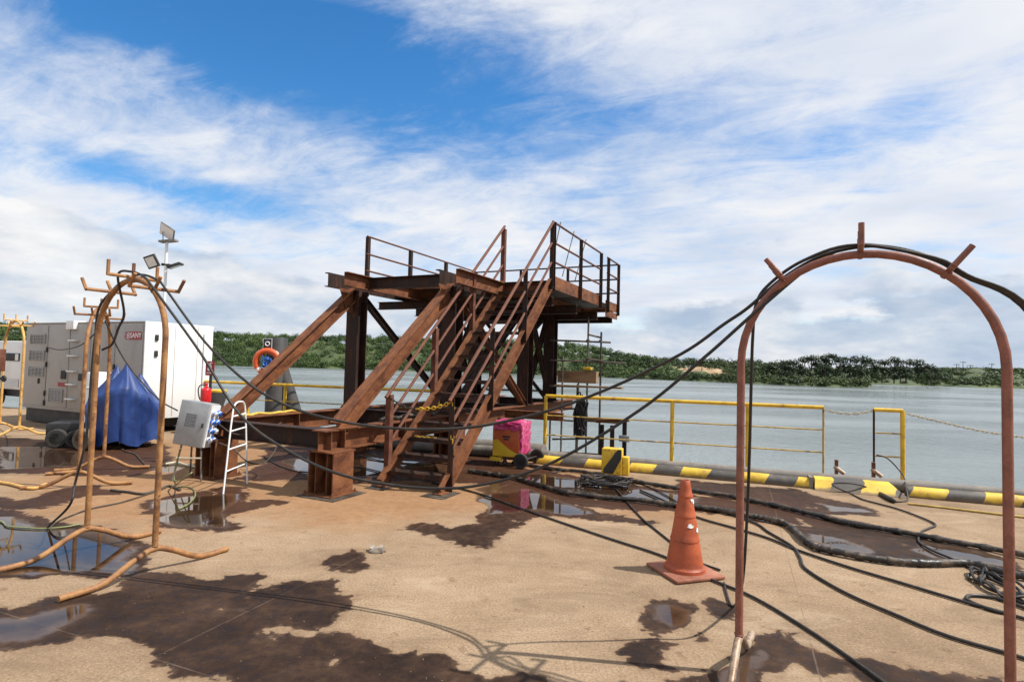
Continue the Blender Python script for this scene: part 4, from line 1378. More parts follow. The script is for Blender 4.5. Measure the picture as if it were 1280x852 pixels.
# at the left
def z3(*l):
    return [(x / 3.368, 600 + y / 3.368) for x, y in l]


def z2(*l):
    return [(x / 4.26, 450 + y / 4.26) for x, y in l]


cable('ground_cable', 'thin cable curling across the puddle between the left arch legs', gp(z3((700, 30), (660, 45), (520, 90), (380, 120), (260, 165), (215, 195), (225, 225), (260, 238), (320, 215), (360, 190)), .008), .008, M['cable_dusty'])
cable('ground_cable', 'thin greenish cable lying across the left puddle', gp(z3((-60, 150), (10, 175), (30, 192), (110, 200), (200, 202), (280, 195), (340, 184)), .008), .008, M['green_wire'])
cable('ground_cable', 'brown cable lying around the feet of the edge-on arch', gp(z2((600, 375), (620, 430), (660, 480), (720, 500), (780, 560), (840, 560), (900, 550)), .01), .010, M['cable_dusty'])
cable('ground_cable', 'muddy cable lying on the deck left of the control box', gp(z2((590, 690), (680, 700), (760, 710), (840, 690), (900, 668), (960, 690)), .014), .014, M['cable_dusty'])
cable('ground_hose', 'pale yellow green hose coiled below the grey control box', [D(225, 560, 7.6), G(218, 600, .01), G(240, 590, .3)] + gp(z2((900, 690), (960, 672), (1020, 680), (1040, 715), (1010, 760), (950, 790)), .008), .008, M['green_wire'], cat='hose')
cable('ground_hose', 'white hose end lying on the wet deck left of the control box', gp(z2((880, 552), (940, 545), (1000, 560), (1060, 570)), .02), .020, M['pale_hose'], cat='hose')
cable('ground_hose', 'ochre pipe length lying on the deck by the edge-on arch', gp(z2((240, 605), (420, 590)), .022), .022, M['arch'], cat='pipe', n=2)
cable('power_cable', 'thin black cable from the edge-on arch down to the control box', [D(131, 400, 7.6), D(150, 440, 7.7), D(171, 470, 7.75), D(200, 500, 7.8), D(222, 513, 7.8)], .010)
cable('power_cable', 'black cable looping from the generator side to the edge-on arch', [D(59, 434, 12.8), D(75, 437, 12), D(94, 434, 10.5), D(106, 428, 9), D(117, 418, 7.9)], .011)
cable('power_cable', 'dark cable looping from the control box sockets past the white step stand', [D(270, 552, 7.75), D(290, 560, 7.6), D(310, 577, 7.6), D(330, 578, 7.9), D(345, 560, 8.2), D(348, 540, 8.4), D(336, 536, 8.6)], .009, M['cable_dusty'])
cable('power_cable', 'grey cable drooping from the control box to the tower base beam', [D(274, 530, 7.75), D(290, 541, 7.7), D(310, 543, 7.8), D(330, 538, 8.1), D(352, 528, 8.4)], .008, M['cable_dusty'])
cable('ground_cable', 'tangled thin cable on the wet deck under the tower', gp([(330, 570), (350, 582), (380, 590), (410, 586), (440, 582), (470, 588), (500, 596)], .009), .009)
cable('ground_cable', 'second thin cable under the tower base beams', gp([(360, 566), (400, 574), (440, 568), (480, 576), (530, 580)], .009), .009)
cable('yellow_strap', 'yellow and white strap lying along the top of the left base beam', [tl(-2.10 + .05 * math.sin(k * 1.7), .25 + k * .16, .812 + .012 * (k % 2)) for k in range(9)], .022, M['rope_yellow'], n=4, cat='strap')
cable('black_hose', 'black hose bundle lying on the tower base beam behind the stair posts', [tl(-.05, 1.0 + k * .22, .83 + .03 * (k % 2)) for k in range(8)], .03, M['hose'], n=5, cat='hose')

# ------------------------------------------------------------------ welding machine under pink plastic
def lumpy(mb, lo, hi, amp, seed, nx=14, mi=0):
    b = bmesh.new()
    bmesh.ops.create_cube(b, size=1)
    bmesh.ops.subdivide_edges(b, edges=b.edges[:], cuts=nx, use_grid_fill=True)
    c = [(p + q) / 2 for p, q in zip(lo, hi)]
    s_ = [q - p for p, q in zip(lo, hi)]
    for v in b.verts:
        p = Vector([c[i] + v.co[i] * s_[i] for i in range(3)])
        d = Vector(v.co).normalized()
        rnd_ = .5 - max(abs(v.co.x), abs(v.co.y), abs(v.co.z)) * 0
        q = Vector((p.x * 6 + seed, p.y * 6, p.z * 11))
        w_ = abs(mnoise.noise(q)) * 2 + abs(mnoise.noise(q * 2.3)) * .9 - .6
        v.co = p + d * amp * w_
    b.verts.index_update()
    mb.add([v.co.copy() for v in b.verts], [tuple(x.index for x in f.verts) for f in b.faces], mi)
    b.free()


o = empty('welding_machine', (.16, 9.34, 0), -.34, 'orange and yellow wheeled welding machine wrapped in pink plastic beside the stairs', 'welding machine')
MB().b2((-.47, 0, .15), (0, .46, .66), bev=.02).build('body', M['orange_panel'], o)
mb = MB()
sw = [(-.455, .165), (-.015, .165), (-.015, .21), (-.15, .27), (-.28, .36), (-.38, .44), (-.455, .42)]
mb.add([(x, -.006, z) for x, z in sw] + [(x, -.0015, z) for x, z in sw], [tuple(range(7)), tuple(range(13, 6, -1))] + [(i, (i + 1) % 7, (i + 1) % 7 + 7, i + 7) for i in range(7)])
mb.build('yellow_panel', M['yellow_panel'], o, smooth=False)
MB().b2((-.29, -.006, .47), (-.16, -.0015, .50)).b2((-.27, -.006, .43), (-.18, -.0015, .455)).build('badge', M['black'], o, smooth=False)
mb = MB()
lumpy(mb, (-.43, -.015, .60), (.03, .47, .725), .036, 3.)
lumpy(mb, (-.02, .02, .20), (.040, .47, .70), .030, 9.)
mb.build('plastic_cover', M['pink'], o, angle=45)


def wheel(o, c, r, w, tyre, rim, axis=(0, 1, 0), seg=28):
    t_ = MB().lathe([(r * .62, -w * .5), (r * .9, -w * .5), (r, -w * .3), (r, w * .3), (r * .9, w * .5), (r * .62, w * .5), (r * .58, 0.), (r * .62, -w * .5)], c, axis, seg).build('wheel', tyre, o)
    MB().lathe([(.001, -w * .32), (r * .18, -w * .36), (r * .2, -w * .2), (r * .55, -w * .22), (r * .615, -w * .42), (r * .615, w * .4), (r * .5, w * .2), (.001, w * .2)], c, axis, seg).build('rim', rim, t_)
    return t_


wheel(o, (.06, -.09, .125), .122, .06, M['tyre'], M['black'])
wheel(o, (.15, .53, .125), .122, .06, M['tyre'], M['black'])
MB().tube([(.06, -.09, .125), (.15, .53, .125)], .014, 8).build('axle', M['black'], o)
mb = MB()
for x in (-.40, -.26):
    mb.torus((x, .05, .05), .032, .018, (0, 1, 0), 14, 6)
    mb.b2((x - .02, .02, .075), (x + .02, .08, .155))
mb.build('caster', M['black'], o)
MB().b2((-.49, -.03, .085), (-.30, .05, .145)).build('foot_bracket', M['yellow_panel'], o, smooth=False)
mb = MB()
lumpy(mb, (-.10, -.05, .004), (.10, .06, .05), .03, 5., 6)
ob = mb.build('red_rag', M['red_gloss'])
ob.location = G(690, 577)
tag(ob, 'crumpled red rag on the deck beside the welding machine wheel', 'rag')
mb = MB()
lumpy(mb, (-.03, -.03, .002), (.05, .03, .03), .02, 8., 5)
ob = mb.build('white_glove', M['white_print'])
ob.location = G(699, 581)
tag(ob, 'small white glove beside the red rag', 'glove')
mb = MB()
lumpy(mb, (-.07, -.05, .004), (.07, .05, .05), .045, 6., 6)
lumpy(mb, (.06, -.02, .004), (.12, .02, .02), .02, 2., 4)
ob = mb.build('crumpled_rag', M['rag'])
ob.location = G(470, 689)
ob.scale = (.72, .72, .8)
tag(ob, 'small crumpled pale rag lying on the dry deck', 'rag')

# ------------------------------------------------------------------ control box on its stand
def tri_prism(pts, y0, y1, mb):
    n = len(pts)
    mb.add([(x, y0, z) for x, z in pts] + [(x, y1, z) for x, z in pts], [tuple(range(n)), tuple(range(2 * n - 1, n - 1, -1))] + [(i, (i + 1) % n, (i + 1) % n + n, i + n) for i in range(n)])
    return mb


o = empty('control_box', (-4.30, 7.78, 0), -.10, 'tilted grey electrical control box on thin legs with blue sockets', 'control box')
rt = Matrix.Rotation(R(7), 3, 'Y') @ Matrix.Rotation(R(-5), 3, 'X')
cz = Vector((0, 0, .755))


def cb(c):
    return cz + rt @ Vector(c)


MB().box(cb((0, .10, 0)), (.42, .22, .60), rt, bev=.008).build('cabinet', M['box_grey'], o)
dr = MB().box(cb((0, -.014, 0)), (.405, .016, .585), rt, bev=.004).build('door', M['box_grey'], o)
MB().box(cb((-.015, -.025, .045)), (.15, .004, .175), rt).build('nameplate', M['plate'], dr)
mb = MB()
for i in range(6):
    w_ = (.11, .09, .12, .07, .11, .08)[i]
    mb.box(cb((-.075 + w_ / 2, -.0285, .105 - i * .024)), (w_, .002, .005), rt)
mb.build('print', M['box_grey'], dr)
MB().box(cb((.17, -.032, .0)), (.018, .02, .06), rt, bev=.003).build('handle', M['black'], dr)
MB().box(cb((.222, .10, 0)), (.02, .20, .57), rt).build('socket_panel', M['white_print'], o)
for i, z in enumerate((.19, .07, -.05, -.17)):
    for j, y in enumerate((.05, .15)):
        c = cb((.235, y, z))
        ax = rt @ Vector((1, 0, -.45)).normalized()
        s_ = MB().lathe([(.034, 0), (.034, .05), (.026, .055), (.026, .062)], c, ax, 14).build('socket', M['blue_plastic'] if (i + j) % 3 else M['white_print'], o)
        MB().lathe([(.036, .03), (.036, .042), (.030, .042)], c, ax, 14).build('cap_ring', M['white_print'] if (i + j) % 3 else M['blue_plastic'], s_)
for (x0, y0, x1, y1) in ((-.15, .0, -.17, -.10), (.16, .0, .19, -.03), (-.14, .20, -.20, .30), (.16, .20, .20, .32)):
    MB().tube([(x0 * .9, y0, .47), (x1, y1, .005)], .013, 8).build('leg', M['galv'], o)
MB().tube([(-.15, -.07, .30), (.17, -.02, .30)], .012, 8).build('stand_rung', M['pale_hose'], o)

# white step stand
a0, b0 = G(279, 617), G(309, 604)
o = empty('step_stand', (a0 + b0) / 2, 0, 'small white tubular step stand right of the control box', 'step stand')
dv = (b0 - a0) * .5
bk = Vector((.05, .42, 0))
tp = Vector((-.02, .04, 1.02))
mb = MB()
path = crom([-dv, -dv * .80 + tp * .42, -dv * .60 + tp * .84, -dv * .42 + tp * 1.03, tp * 1.075, dv * .42 + tp * 1.04, dv * .60 + tp * .86, dv * .80 + tp * .43, dv], 6)
mb.tube(path, .0105, 10)
mb.build('hoop_frame', M['white'], o)
for z in (.26, .52, .74, .92):
    f = 1 - z * .44
    c = Vector((-.02, .04, 0)) * z
    MB().tube([c - dv * f + Vector((0, 0, z)), c + dv * f + Vector((0, 0, z + .012))], .0095, 8).build('rung', M['white'], o)

# extinguisher, sign and post
o = empty('sign_post', D(261, 500, 9.2).xy.to_3d(), -.1, 'red fire extinguisher sign on a thin black post behind the control box', 'sign')
zc = D(261, 460, 9.2).z
MB().tube([(0, .02, 0), (0, .02, zc + .02)], .022, 10).build('post', M['black'], o)
sg = MB().b2((-.074, -.012, zc - .115), (.074, -.004, zc + .115)).build('sign_plate', M['red_sign'], o, smooth=False)
mb = MB()
tri_prism([(-.030, zc - .04), (.028, zc - .04), (.028, zc + .035), (.012, zc + .055), (.012, zc + .07), (.040, zc + .085), (.036, zc + .095), (-.004, zc + .088), (-.030, zc + .04), (-.04, zc - .02)], -.0150, -.0125, mb)
mb.build('extinguisher_symbol', M['white_print'], sg, smooth=False)
mb = MB()
for k in range(8):
    mb.b2((-.05 + k * .0128, -.0150, zc - .085), (-.05 + k * .0128 + .008, -.0125, zc - .065))
mb.build('lettering', M['white_print'], sg, smooth=False)
pz = D(257, 503, 9.0)
o = empty('fire_extinguisher', pz, 0, 'red fire extinguisher behind the top of the grey control box', 'fire extinguisher')
o.scale = (.88, .88, .74)
MB().lathe([(.072, 0), (.082, .012), (.084, .04), (.084, .255), (.078, .285), (.055, .31), (.028, .325), (.024, .36)], seg=24).build('cylinder', M['red_gloss'], o)
MB().lathe([(.022, .36), (.024, .39), (.012, .40)], seg=12).b2((-.07, -.012, .395), (.03, .012, .41)).b2((-.06, -.01, .42), (.03, .01, .433)).build('valve', M['red_gloss'], o)
MB().tube(crom([(-.02, 0, .375), (-.10, -.02, .36), (-.13, -.02, .27), (-.12, -.01, .14), (-.105, 0, .06)], 6), .011, 8).build('hose', M['black'], o)
MB().b2((-.012, .080, .10), (.012, .22, .13)).build('bracket', M['black'], o, smooth=False)

# mooring bollard behind
bl = D(268, 487, 12.6)
o = empty('mooring_bollard', (bl.x, bl.y, 0), KROT, 'dark mooring bollard with a yellow rim behind the extinguisher', 'bollard')
MB().lathe([(.26, .0), (.26, .04), (.20, .06), (.20, .62), (.235, .75), (.245, bl.z - .05)], seg=28).build('body', M['pile'], o)
MB().lathe([(.246, bl.z - .049), (.255, bl.z - .03), (.25, bl.z), (.2, bl.z + .006), (.001, bl.z + .006)], seg=28).build('rim', M['yellow'], o)

# ------------------------------------------------------------------ grey piles with lifebuoy
pb_ = D(345, 480, 13.6)
o = empty('mooring_pile', (pb_.x, pb_.y, 0), 0, 'dark grey steel pile with a raking strut at the quay edge', 'pile')
MB().lathe([(.225, -3.), (.225, 2.15), (.215, 2.165), (.001, 2.165)], seg=32).build('upright', M['pile'], o)
MB().tube([(-.02, .06, 1.72), (.34, .05, .72), (1.02, .05, -1.2)], .165, 24).build('strut', M['pile'], o)
lb = D(334, 452, 13.28)
o = empty('lifebuoy', lb, .12, 'orange lifebuoy with white bands and blue rope hung on the grey pile', 'lifebuoy')
MB().torus((0, 0, 0), .255, .068, (0, 1, .05), 40, 14).build('ring', M['orange_buoy'], o)
for k in range(4):
    a = math.pi / 4 + k * math.pi / 2
    mb = MB()
    pts = [Vector((math.cos(a + s * .14) * .255, 0, math.sin(a + s * .14) * .255)) for s in (-1, 0, 1)]
    mb.tube(pts, .0705, 14)
    mb.build('band', M['white_print'], o)
mb = MB()
rs = random.Random(8)
mb.tube(crom([(rs.uniform(-.12, .12), -.05 + rs.uniform(-.03, .03), rs.uniform(-.16, .14)) for _ in range(26)], 4), .012, 6)
mb.build('rope', M['blue_plastic'], o)
MB().b2((.09, -.10, -.34), (.27, .02, -.27), bev=.02).build('light_holder', M['red_gloss'], o)
sp_ = D(334.5, 429.5, 13.3)
o = empty('lifebuoy_sign', sp_, .12, 'square black and white lifebuoy sign above the orange lifebuoy', 'sign')
MB().b2((-.10, -.006, -.125), (.10, .006, .125)).build('plate', M['white_print'], o, smooth=False)
MB().b2((-.088, -.0095, -.113), (.088, -.0065, .113)).build('face', M['panel_dark'], o, smooth=False)
MB().torus((0, -.0105, 0), .045, .013, (0, 1, 0), 24, 6).build('ring_symbol', M['white_print'], o)
MB().b2((-.015, .007, -.30), (.015, .02, .10)).build('bracket', M['pile'], o, smooth=False)

# ------------------------------------------------------------------ generators
def text_mesh(body, size, mat, parent, name, loc, rot, ext=.002):
    cu = bpy.data.curves.new(name, 'FONT')
    cu.body = body
    cu.size = size
    cu.extrude = ext
    cu.offset = size * .012
    cu.align_x = 'CENTER'
    cu.align_y = 'CENTER'
    tmp = bpy.data.objects.new('tmp', cu)
    col.objects.link(tmp)
    bpy.context.view_layer.update()
    me_ = bpy.data.meshes.new_from_object(tmp.evaluated_get(bpy.context.evaluated_depsgraph_get()))
    bpy.data.objects.remove(tmp)
    me_.materials.clear()
    me_.materials.append(mat)
    ob_ = bpy.data.objects.new(name, me_)
    link(ob_, parent)
    ob_.location = loc
    ob_.rotation_euler = rot
    return ob_


def louvre(o, x0, x1, z0, z1, y, mat, n=7, name='louvre'):
    mb = MB().b2((x0, y - .002, z0), (x1, y + .0, z1), mi=1)
    for k in range(n):
        z = z0 + (z1 - z0) * (k + .5) / n
        mb.box(((x0 + x1) / 2, y - .014, z), (x1 - x0 - .02, .004, (z1 - z0) / n * .72), Matrix.Rotation(R(-32), 3, 'X'))
    for xx in (x0, x1):
        mb.b2((xx - .012, y - .03, z0 - .012), (xx + .012, y - .001, z1 + .012))
    nb = 4
    for k in range(1, nb):
        xx = x0 + (x1 - x0) * k / nb
        mb.b2((xx - .006, y - .027, z0), (xx + .006, y - .003, z1))
    return mb.build(name, [mat, M['panel_dark']], o, smooth=False)


o = empty('large_generator', (-7.7, 12., 0), -TH, 'large cream and white container generator behind the blue tarpaulin', 'generator')
L_, W_ = 4.62, 1.57
MB().b2((-L_, 0, .34), (-.02, W_ - .01, 2.36), bev=.02).build('body', M['cream'], o)
MB().b2((-.0195, -.012, .32), (.012, W_ + .002, 2.385), bev=.008).build('end_panel', M['white'], o)
MB().b2((-L_ - .02, -.01, 2.362), (-.022, W_, 2.39), bev=.006).build('roof', M['cream'], o)
mb = MB()
for y in (.12, W_ - .12):
    mb.b2((-L_ + .1, y - .07, .03), (-.06, y + .07, .338))
for x in (-L_ + .3, -2.4, -.4):
    mb.b2((x - .05, .191, .10), (x + .05, W_ - .191, .30))
mb.build('skid', M['black'], o, smooth=False)
for (x0, x1, z0, z1) in ((-4.56, -3.64, .42, 2.32), (-3.60, -2.74, .42, 2.32), (-1.88, -1.02, .42, 2.32), (-.98, -.06, .42, 2.32)):
    MB().b2((x0, -.013, z0), (x1, -.002, z1), bev=.004).build('door', M['cream'], o)
MB().b2((-2.70, -.009, .42), (-1.92, -.002, 2.30), bev=.003).build('control_panel', M['cream'], o)
for z0 in (.62, .95, 1.25, 1.60, 1.95):
    MB().b2((-2.66, -.10, z0), (-2.36, -.011, z0 + .03), bev=.005).build('shelf', M['white'], o)
for (x0, x1, z0, z1, n) in ((-4.34, -3.72, 1.90, 2.10, 6), (-4.34, -3.72, 1.50, 1.71, 6), (-4.34, -3.72, 1.12, 1.32, 6), (-3.42, -2.88, .55, .83, 7)):
    louvre(o, x0, x1, z0, z1, -.016, M['cream'], n)
for (x, z) in ((-3.62, 1.75), (-3.62, 1.40), (-3.9, 1.0), (-3.62, .72), (-3.62, .50), (-.99, 1.4), (-.99, 1.0)):
    MB().box((x, -.028, z), (.05, .03, .12), bev=.006).build('latch', M['black'], o)
for (x0, x1, z0, z1) in ((-2.99, -2.78, 1.08, 1.27), (-2.30, -1.98, 1.06, 1.22)):
    MB().b2((x0, -.030, z0), (x1, -.014, z1), bev=.004).build('gauge_window', M['panel_dark'], o)
MB().b2((-3.10, -.020, .905), (-2.76, -.014, .995)).build('red_label', M['red_sign'], o, smooth=False)
MB().b2((-2.75, -.10, 2.22), (-2.45, .16, 2.42), bev=.006).build('roof_vent', M['white'], o)
lg = MB().b2((-.60, -.0195, 1.995), (-.09, -.0145, 2.165)).build('logo_plate', M['red_sign'], o, smooth=False)
text_mesh('SANY', .155, M['white_print'], lg, 'logo_lettering', (-.295, -.021, 2.08), (math.pi / 2, 0, 0))
mb = MB()
for k, (dx_, l_) in enumerate(((-.13, .10), (-.10, .07), (-.16, .12), (-.09, .06))):
    z_ = 2.145 - k * .043
    mb.b2((-.60 + dx_ * .55, -.0190, z_ - .012), (-.60 + dx_ * .55 + l_, -.0150, z_ + .012))
mb.build('logo_dashes', M['red_sign'], lg, smooth=False)
mb = MB()
mb.torus((-.545, -.021, 2.105), .032, .009, (0, 1, 0), 18, 5).torus((-.545, -.021, 2.045), .032, .009, (0, 1, 0), 18, 5)
mb.build('logo_mark', M['white_print'], lg)
for z in (2.05, 1.71):
    MB().box((.026, .23, z), (.03, .07, .13), bev=.006).build('handle', M['black'], o)
MB().tube([(.035, 1.34, .36), (.035, 1.34, 2.2)], .018, 8).build('downpipe', M['white'], o)
MB().b2((.0125, .64, .36), (.0165, .652, 2.34)).b2((.0125, 1.18, .36), (.0165, 1.192, 2.34)).build('seam', M['cream'], o, smooth=False)
mb = MB()
for k in range(3):
    mb.torus((-1.80 - .02 * k, -.10 - .03 * k, .78), .16, .013, (.1, 1, 0), 20, 6, .45)
mb.build('coiled_lead', M['pale_hose'], o)

# low generator at the left edge
o = empty('low_generator', (-11.5, 15.9, 0), -TH, 'low white wheeled generator at the left edge', 'generator')
MB().b2((-7.0, 0, .52), (-2.4, 1.3, 2.02), bev=.03).build('body', M['white'], o)
MB().b2((-4.80, -.022, 1.40), (-4.0, -.003, 1.64), bev=.005).build('vent_window', M['panel_dark'], o)
MB().b2((-4.22, -.03, 1.42), (-4.04, -.0225, 1.62)).build('pane', M['white'], o, smooth=False)
mb = MB().b2((-5.6, -.004, .60), (-3.98, -.001, .86), mi=1)
for k in range(31):
    x = -5.58 + k * .052
    mb.b2((x, -.018, .60), (x + .026, -.0045, .86))
for k in range(4):
    mb.b2((-5.6, -.022, .60 + k * .08), (-3.98, -.0185, .615 + k * .08))
mb.build('grille', [M['white'], M['panel_dark']], o, smooth=False)
MB().b2((-6.9, .1, .30), (-2.5, 1.2, .512)).build('chassis', M['black'], o, smooth=False)
for x in (-5.1, -3.0):
    wheel(o, (x, -.02, .26), .26, .18, M['tyre'], M['rim'])
# reddish box on black post in front of it
o = empty('post_box', D(-5, 500, 11.4).xy.to_3d(), -.3, 'small rusty red box on a black post in front of the low generator', 'post box')
MB().tube([(0, 0, 0), (0, 0, 1.45)], .045, 10).build('post', M['black'], o)
MB().b2((-.16, -.09, 1.28), (.13, .05, 1.72), bev=.008).build('box', M['rust_rail'], o)
mb = MB().tube([(-.2, -.06, 1.16), (.30, -.06, 1.14)], .025, 8).torus((.28, -.06, 1.14), .05, .018, (0, 1, 0), 14, 6)
mb.build('crossbar', M['black'], o)
cable('ground_hose', 'pale ochre tube lying on the dry deck at the far left', gp([(-20, 600), (10, 604), (40, 610), (60, 604)], .02), .02, M['arch_far'], cat='pipe')

# wheeled carts under the tarpaulin
o = empty('wheeled_cart', G(83, 559), .35, 'small black wheeled cart with a silver wheel rim left of the blue tarpaulin', 'cart')
wheel(o, (-.14, -.02, .165), .165, .10, M['tyre'], M['rim'])
wheel(o, (.16, -.10, .155), .155, .10, M['tyre'], M['black'])
wheel(o, (-.14, .75, .165), .165, .10, M['tyre'], M['rim'])
MB().b2((-.35, .08, .20), (.55, .70, .42), bev=.02).build('chassis', M['black'], o)
MB().tube([(-.14, -.02, .165), (-.14, .75, .165)], .015, 8).build('axle', M['black'], o)
o = empty('white_drum', (-7.62, 10.62, 0), 0, 'white drum standing left of the blue tarpaulin peak', 'drum')
MB().lathe([(.20, .3), (.20, 1.30), (.185, 1.33), (.001, 1.34)], seg=28).build('drum', M['white'], o)
MB().lathe([(.205, 1.02), (.213, 1.03), (.213, 1.06), (.205, 1.07)], seg=28).build('hoop', M['white'], o)
MB().b2((-.26, -.24, .0), (.26, .24, .298)).build('stand', M['black'], o, smooth=False)

# blue tarpaulin draped over a machine
o = empty('covered_machine', (-7.0, 10.45, 0), -.2, 'wheeled machine covered by a peaked bright blue tarpaulin', 'covered machine')


def tarp():
    P_ = [Vector((.10, -.12, 1.54)), Vector((-.33, .10, 1.50)), Vector((-.15, .45, 1.35))]
    nth, nr_ = 150, 44
    vs_, fs_ = [], []
    for i in range(nr_):
        q = i / (nr_ - 1)
        for k in range(nth):
            a = 2 * math.pi * k / nth
            ca_, sa_ = math.cos(a), math.sin(a)
            Rx, Ry = (.54 if ca_ > 0 else .56), .56
            Rr = 1 / math.sqrt((ca_ / Rx) ** 2 + (sa_ / Ry) ** 2)
            fold = .05 * mnoise.noise(Vector((ca_ * 1.6, sa_ * 1.6, q * .6))) + .035 * mnoise.noise(Vector((ca_ * 4.5, sa_ * 4.5, 3 + q))) + .012 * math.sin(a * 17 + q * 3)
            qq = min(1, q / .84)
            r_ = Rr * qq * (1 + fold * 1.6 * qq)
            x, y = r_ * ca_ - .06, r_ * sa_ + .08
            z = max(p.z - 1.42 * (Vector((x, y)) - p.xy).length ** .86 * (1 + .22 * mnoise.noise(Vector((math.cos(math.atan2(y - p.y, x - p.x)) * 2.2, math.sin(math.atan2(y - p.y, x - p.x)) * 2.2, p.z * 9)))) for p in P_)
            z = max(z, .50 + .12 * math.sin(a * 2 + 1))
            if q > .84:
                t_ = (q - .84) / .16
                hem = .10 + .05 * math.sin(a * 5 + .5) + (.18 if .9 * math.pi < a < 1.45 * math.pi else 0)
                z = z * (1 - t_) + hem * t_
                x += ca_ * .05 * t_ * math.sin(a * 9)
                y += sa_ * .05 * t_ * math.sin(a * 9 + 1)
            w_ = mnoise.noise(Vector((x * 4, y * 4, z * 3))) * .03
            vs_.append((x + w_ * ca_, y + w_ * sa_, z + w_ * .5))
    for i in range(nr_ - 1):
        for k in range(nth):
            fs_.append((i * nth + k, i * nth + (k + 1) % nth, (i + 1) * nth + (k + 1) % nth, (i + 1) * nth + k))
    return MB().add(vs_, fs_)


tarp().build('tarpaulin', M['tarp'], o, angle=70)
wheel(o, (-.24, -.57, .19), .19, .13, M['tyre_tan'], M['tyre'])
wheel(o, (-.22, .55, .19), .19, .13, M['tyre_tan'], M['tyre'])
MB().tube([(-.24, -.57, .19), (-.22, .55, .19)], .02, 8).build('axle', M['black'], o)
MB().b2((-.22, -.15, .22), (.15, .28, .46)).build('engine_block', M['black'], o, smooth=False)

# ------------------------------------------------------------------ light pole with floodlights and solar panel
o = empty('light_pole', (-9.17, 15., 0), 0, 'slim white pole with two floodlights and a solar panel behind the generator', 'light pole')
MB().tube([(.02, 0, 0), (0, 0, 2.5), (-.02, 0, 4.72)], .038, 12).build('pole', M['white'], o)
MB().box((.02, 0, 4.70), (.42, .20, .05), Matrix.Rotation(R(-6), 3, 'Y')).tube([(-.12, 0, 4.70), (-.14, 0, 4.95)], .012, 6).build('bracket', M['galv'], o, smooth=False)
rp = Vector((.35, .85, .45)).to_track_quat('Z', 'Y').to_matrix() @ Matrix.Rotation(R(35), 3, 'Z')
pn = MB().box((-.02, 0, 4.95), (.46, .36, .03), rp, bev=.006).build('solar_panel', M['galv'], o)
MB().box(Vector((-.02, 0, 4.95)) + rp @ Vector((0, 0, .018)), (.42, .32, .004), rp).build('cells', M['plate'], pn)
MB().box(Vector((-.02, 0, 4.95)) + rp @ Vector((0, 0, -.018)), (.42, .32, .004), rp).build('backing', M['solar'], pn)
MB().tube([(-.12, 0, 4.08), (.10, -.02, 4.06)], .035, 8).build('lamp_arm', M['black'], o)
for cx, ln_ in ((-.36, (-.25, -.85, -.40)), (.27, (.35, .2, -.9))):
    rl = Vector(ln_).to_track_quat('Z', 'Y').to_matrix() @ Matrix.Rotation(R(12), 3, 'Z')
    c = Vector((cx, -.05, 4.14 if cx < 0 else 4.04))
    fl = MB().box(c, (.40, .34, .05), rl, bev=.008).build('floodlight', M['black'], o)
    MB().box(c + rl @ Vector((0, 0, .028)), (.31, .25, .006), rl).build('lens', M['lamp_glass'], fl)
    mb = MB()
    for k in range(6):
        mb.box(c + rl @ Vector((-.15 + .06 * k, 0, -.038)), (.012, .28, .026), rl)
    mb.build('cooling_fins', M['black'], fl)

# ------------------------------------------------------------------ scaffolding over the water by the tower
o = empty('scaffold', (1.6, 13.5, WATER), -TH, 'tube scaffold standing in the water right of the tower', 'scaffold')


def sl_(p):
    v = Vector(p) - Vector((1.6, 13.5, WATER))
    return Matrix.Rotation(TH, 3, 'Z') @ v


def stube(name, p, q, r=.024, m_='tube_dark'):
    return MB().tube([sl_(p), sl_(q)], r, 8).build(name, M[m_], o)


for (x, y, zt_) in ((1.79, 13.5, 2.84), (2.09, 13.45, 2.49), (1.20, 13.45, 1.9), (1.57, 13.6, 1.25), (1.0, 14.4, 2.4), (1.7, 14.5, 1.6), (.3, 13.8, 1.7), (-.3, 14.1, 1.7)):
    stube('standard', (x, y, WATER - 1), (x + .01, y, zt_), .024, 'galv' if x in (1.79, 1.20) else 'tube_dark')
for (a, b) in (((.9, 13.47, 2.27), (2.33, 13.47, 2.25)), ((.9, 13.42, 1.80), (2.68, 13.40, 1.77)), ((.9, 13.53, 1.19), (2.0, 13.53, 1.19)), ((1.1, 13.5, .96), (1.66, 13.5, .96)), ((1.1, 13.5, .67), (1.66, 13.5, .67)), ((1.1, 13.5, .40), (1.75, 13.5, .38)), ((1.0, 13.5, -.05), (2.3, 13.5, .0)), ((.9, 13.5, -.35), (2.3, 13.5, -.38)), ((-.6, 14.0, 1.05), (1.0, 14.0, 1.05)), ((-.6, 14.0, .55), (1.0, 14.0, .55)), ((1.79, 13.4, 2.42), (2.1, 13.5, 2.36)), ((1.74, 13.4, 1.86), (2.15, 13.4, 1.80))):
    stube('ledger', a, b, .022)
for (p, r_) in (((1.79, 13.47, 2.27), .05), ((2.09, 13.45, 2.27), .05), ((1.79, 13.43, 1.80), .05), ((1.20, 13.46, 1.80), .045)):
    MB().box(sl_(p), (r_ * 1.5, r_ * 1.5, r_ * 1.5), bev=.01).build('coupler', M['galv'], o)
MB().box(sl_((1.80, 13.42, 1.62)), (.20, .2, .07), bev=.02).build('yellow_flange', M['yellow'], o)
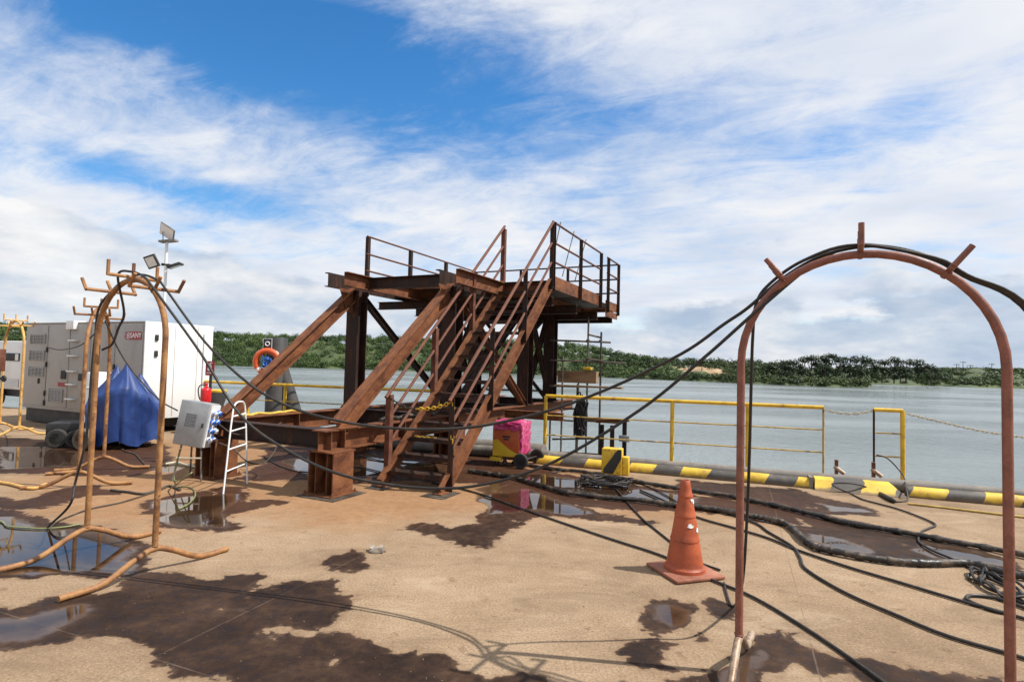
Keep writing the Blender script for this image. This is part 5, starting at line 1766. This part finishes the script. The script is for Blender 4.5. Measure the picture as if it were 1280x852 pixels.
MB().b2(sl_((1.1, 13.6, 1.28)), sl_((1.1, 13.6, 1.28)) + Vector((.95, .18, .28))).build('timber_beam', M['wood'], o, smooth=False)
MB().b2(sl_((1.0, 13.35, 1.19)), sl_((1.0, 13.35, 1.19)) + Vector((1.6, .25, .04))).build('plank', M['wood'], o, smooth=False)
MB().b2(sl_((1.55, 13.55, .38)), sl_((1.55, 13.55, .38)) + Vector((1.05, .14, .09))).build('plank', M['wood'], o, smooth=False)

o = empty('fender_post', (2.2, 13.0, WATER), -TH, 'rusty steel fender posts behind the handrail and warning block', 'fender')
for x in (-.12, .12, .40):
    MB().prof(ibeam(.085, .08, .010, .008), (x, 0, -1), (x, 0, 2.86 + (.0 if x < .3 else .1)), (0, 1, 0)).build('post', M['rust_dark'], o, smooth=False)
MB().prof(ibeam(.07, .07, .01, .008), (-.25, -.01, 2.93), (.50, -.01, 3.0), (0, 0, 1)).build('cap_beam', M['rust'], o, smooth=False)
MB().box((.42, -.10, 2.60), (.24, .05, .14), bev=.01).build('junction_box', M['box_grey'], o)
tangle('rope_bundle', 'dark bundle of rope and net hung on the scaffold beside the tower', Vector((1.62, 13.2, -.3)), .12, .12, 12, .018, 9, 0, 1.0)
tag(bpy.data.objects['rope_bundle'], cat='rope')

# loose grit on the deck
rs = random.Random(21)
mb = MB()
for k in range(520):
    x_ = rs.uniform(60, 1270)
    y_ = 600 + 252 * rs.random() ** .7
    p = G(x_, y_)
    s_ = rs.uniform(.0015, .005) * (1.6 if rs.random() < .06 else 1)
    vs_ = [Vector((rs.uniform(.6, 1.2) * a, rs.uniform(.6, 1.2) * b, rs.uniform(.5, .9) * c)) * s_ for a, b, c in ((1, 0, .3), (-1, 0, .3), (0, 1, .3), (0, -1, .3), (0, 0, 1.2), (0, 0, -.2))]
    mb.add([p + q for q in vs_], [(0, 2, 4), (2, 1, 4), (1, 3, 4), (3, 0, 4), (2, 0, 5), (1, 2, 5), (3, 1, 5), (0, 3, 5)])
tag(mb.build('loose_grit', M['grit'], smooth=False), 'loose grit and small stones scattered on the deck', 'grit', kind='stuff')
scene.render.engine = 'CYCLES'
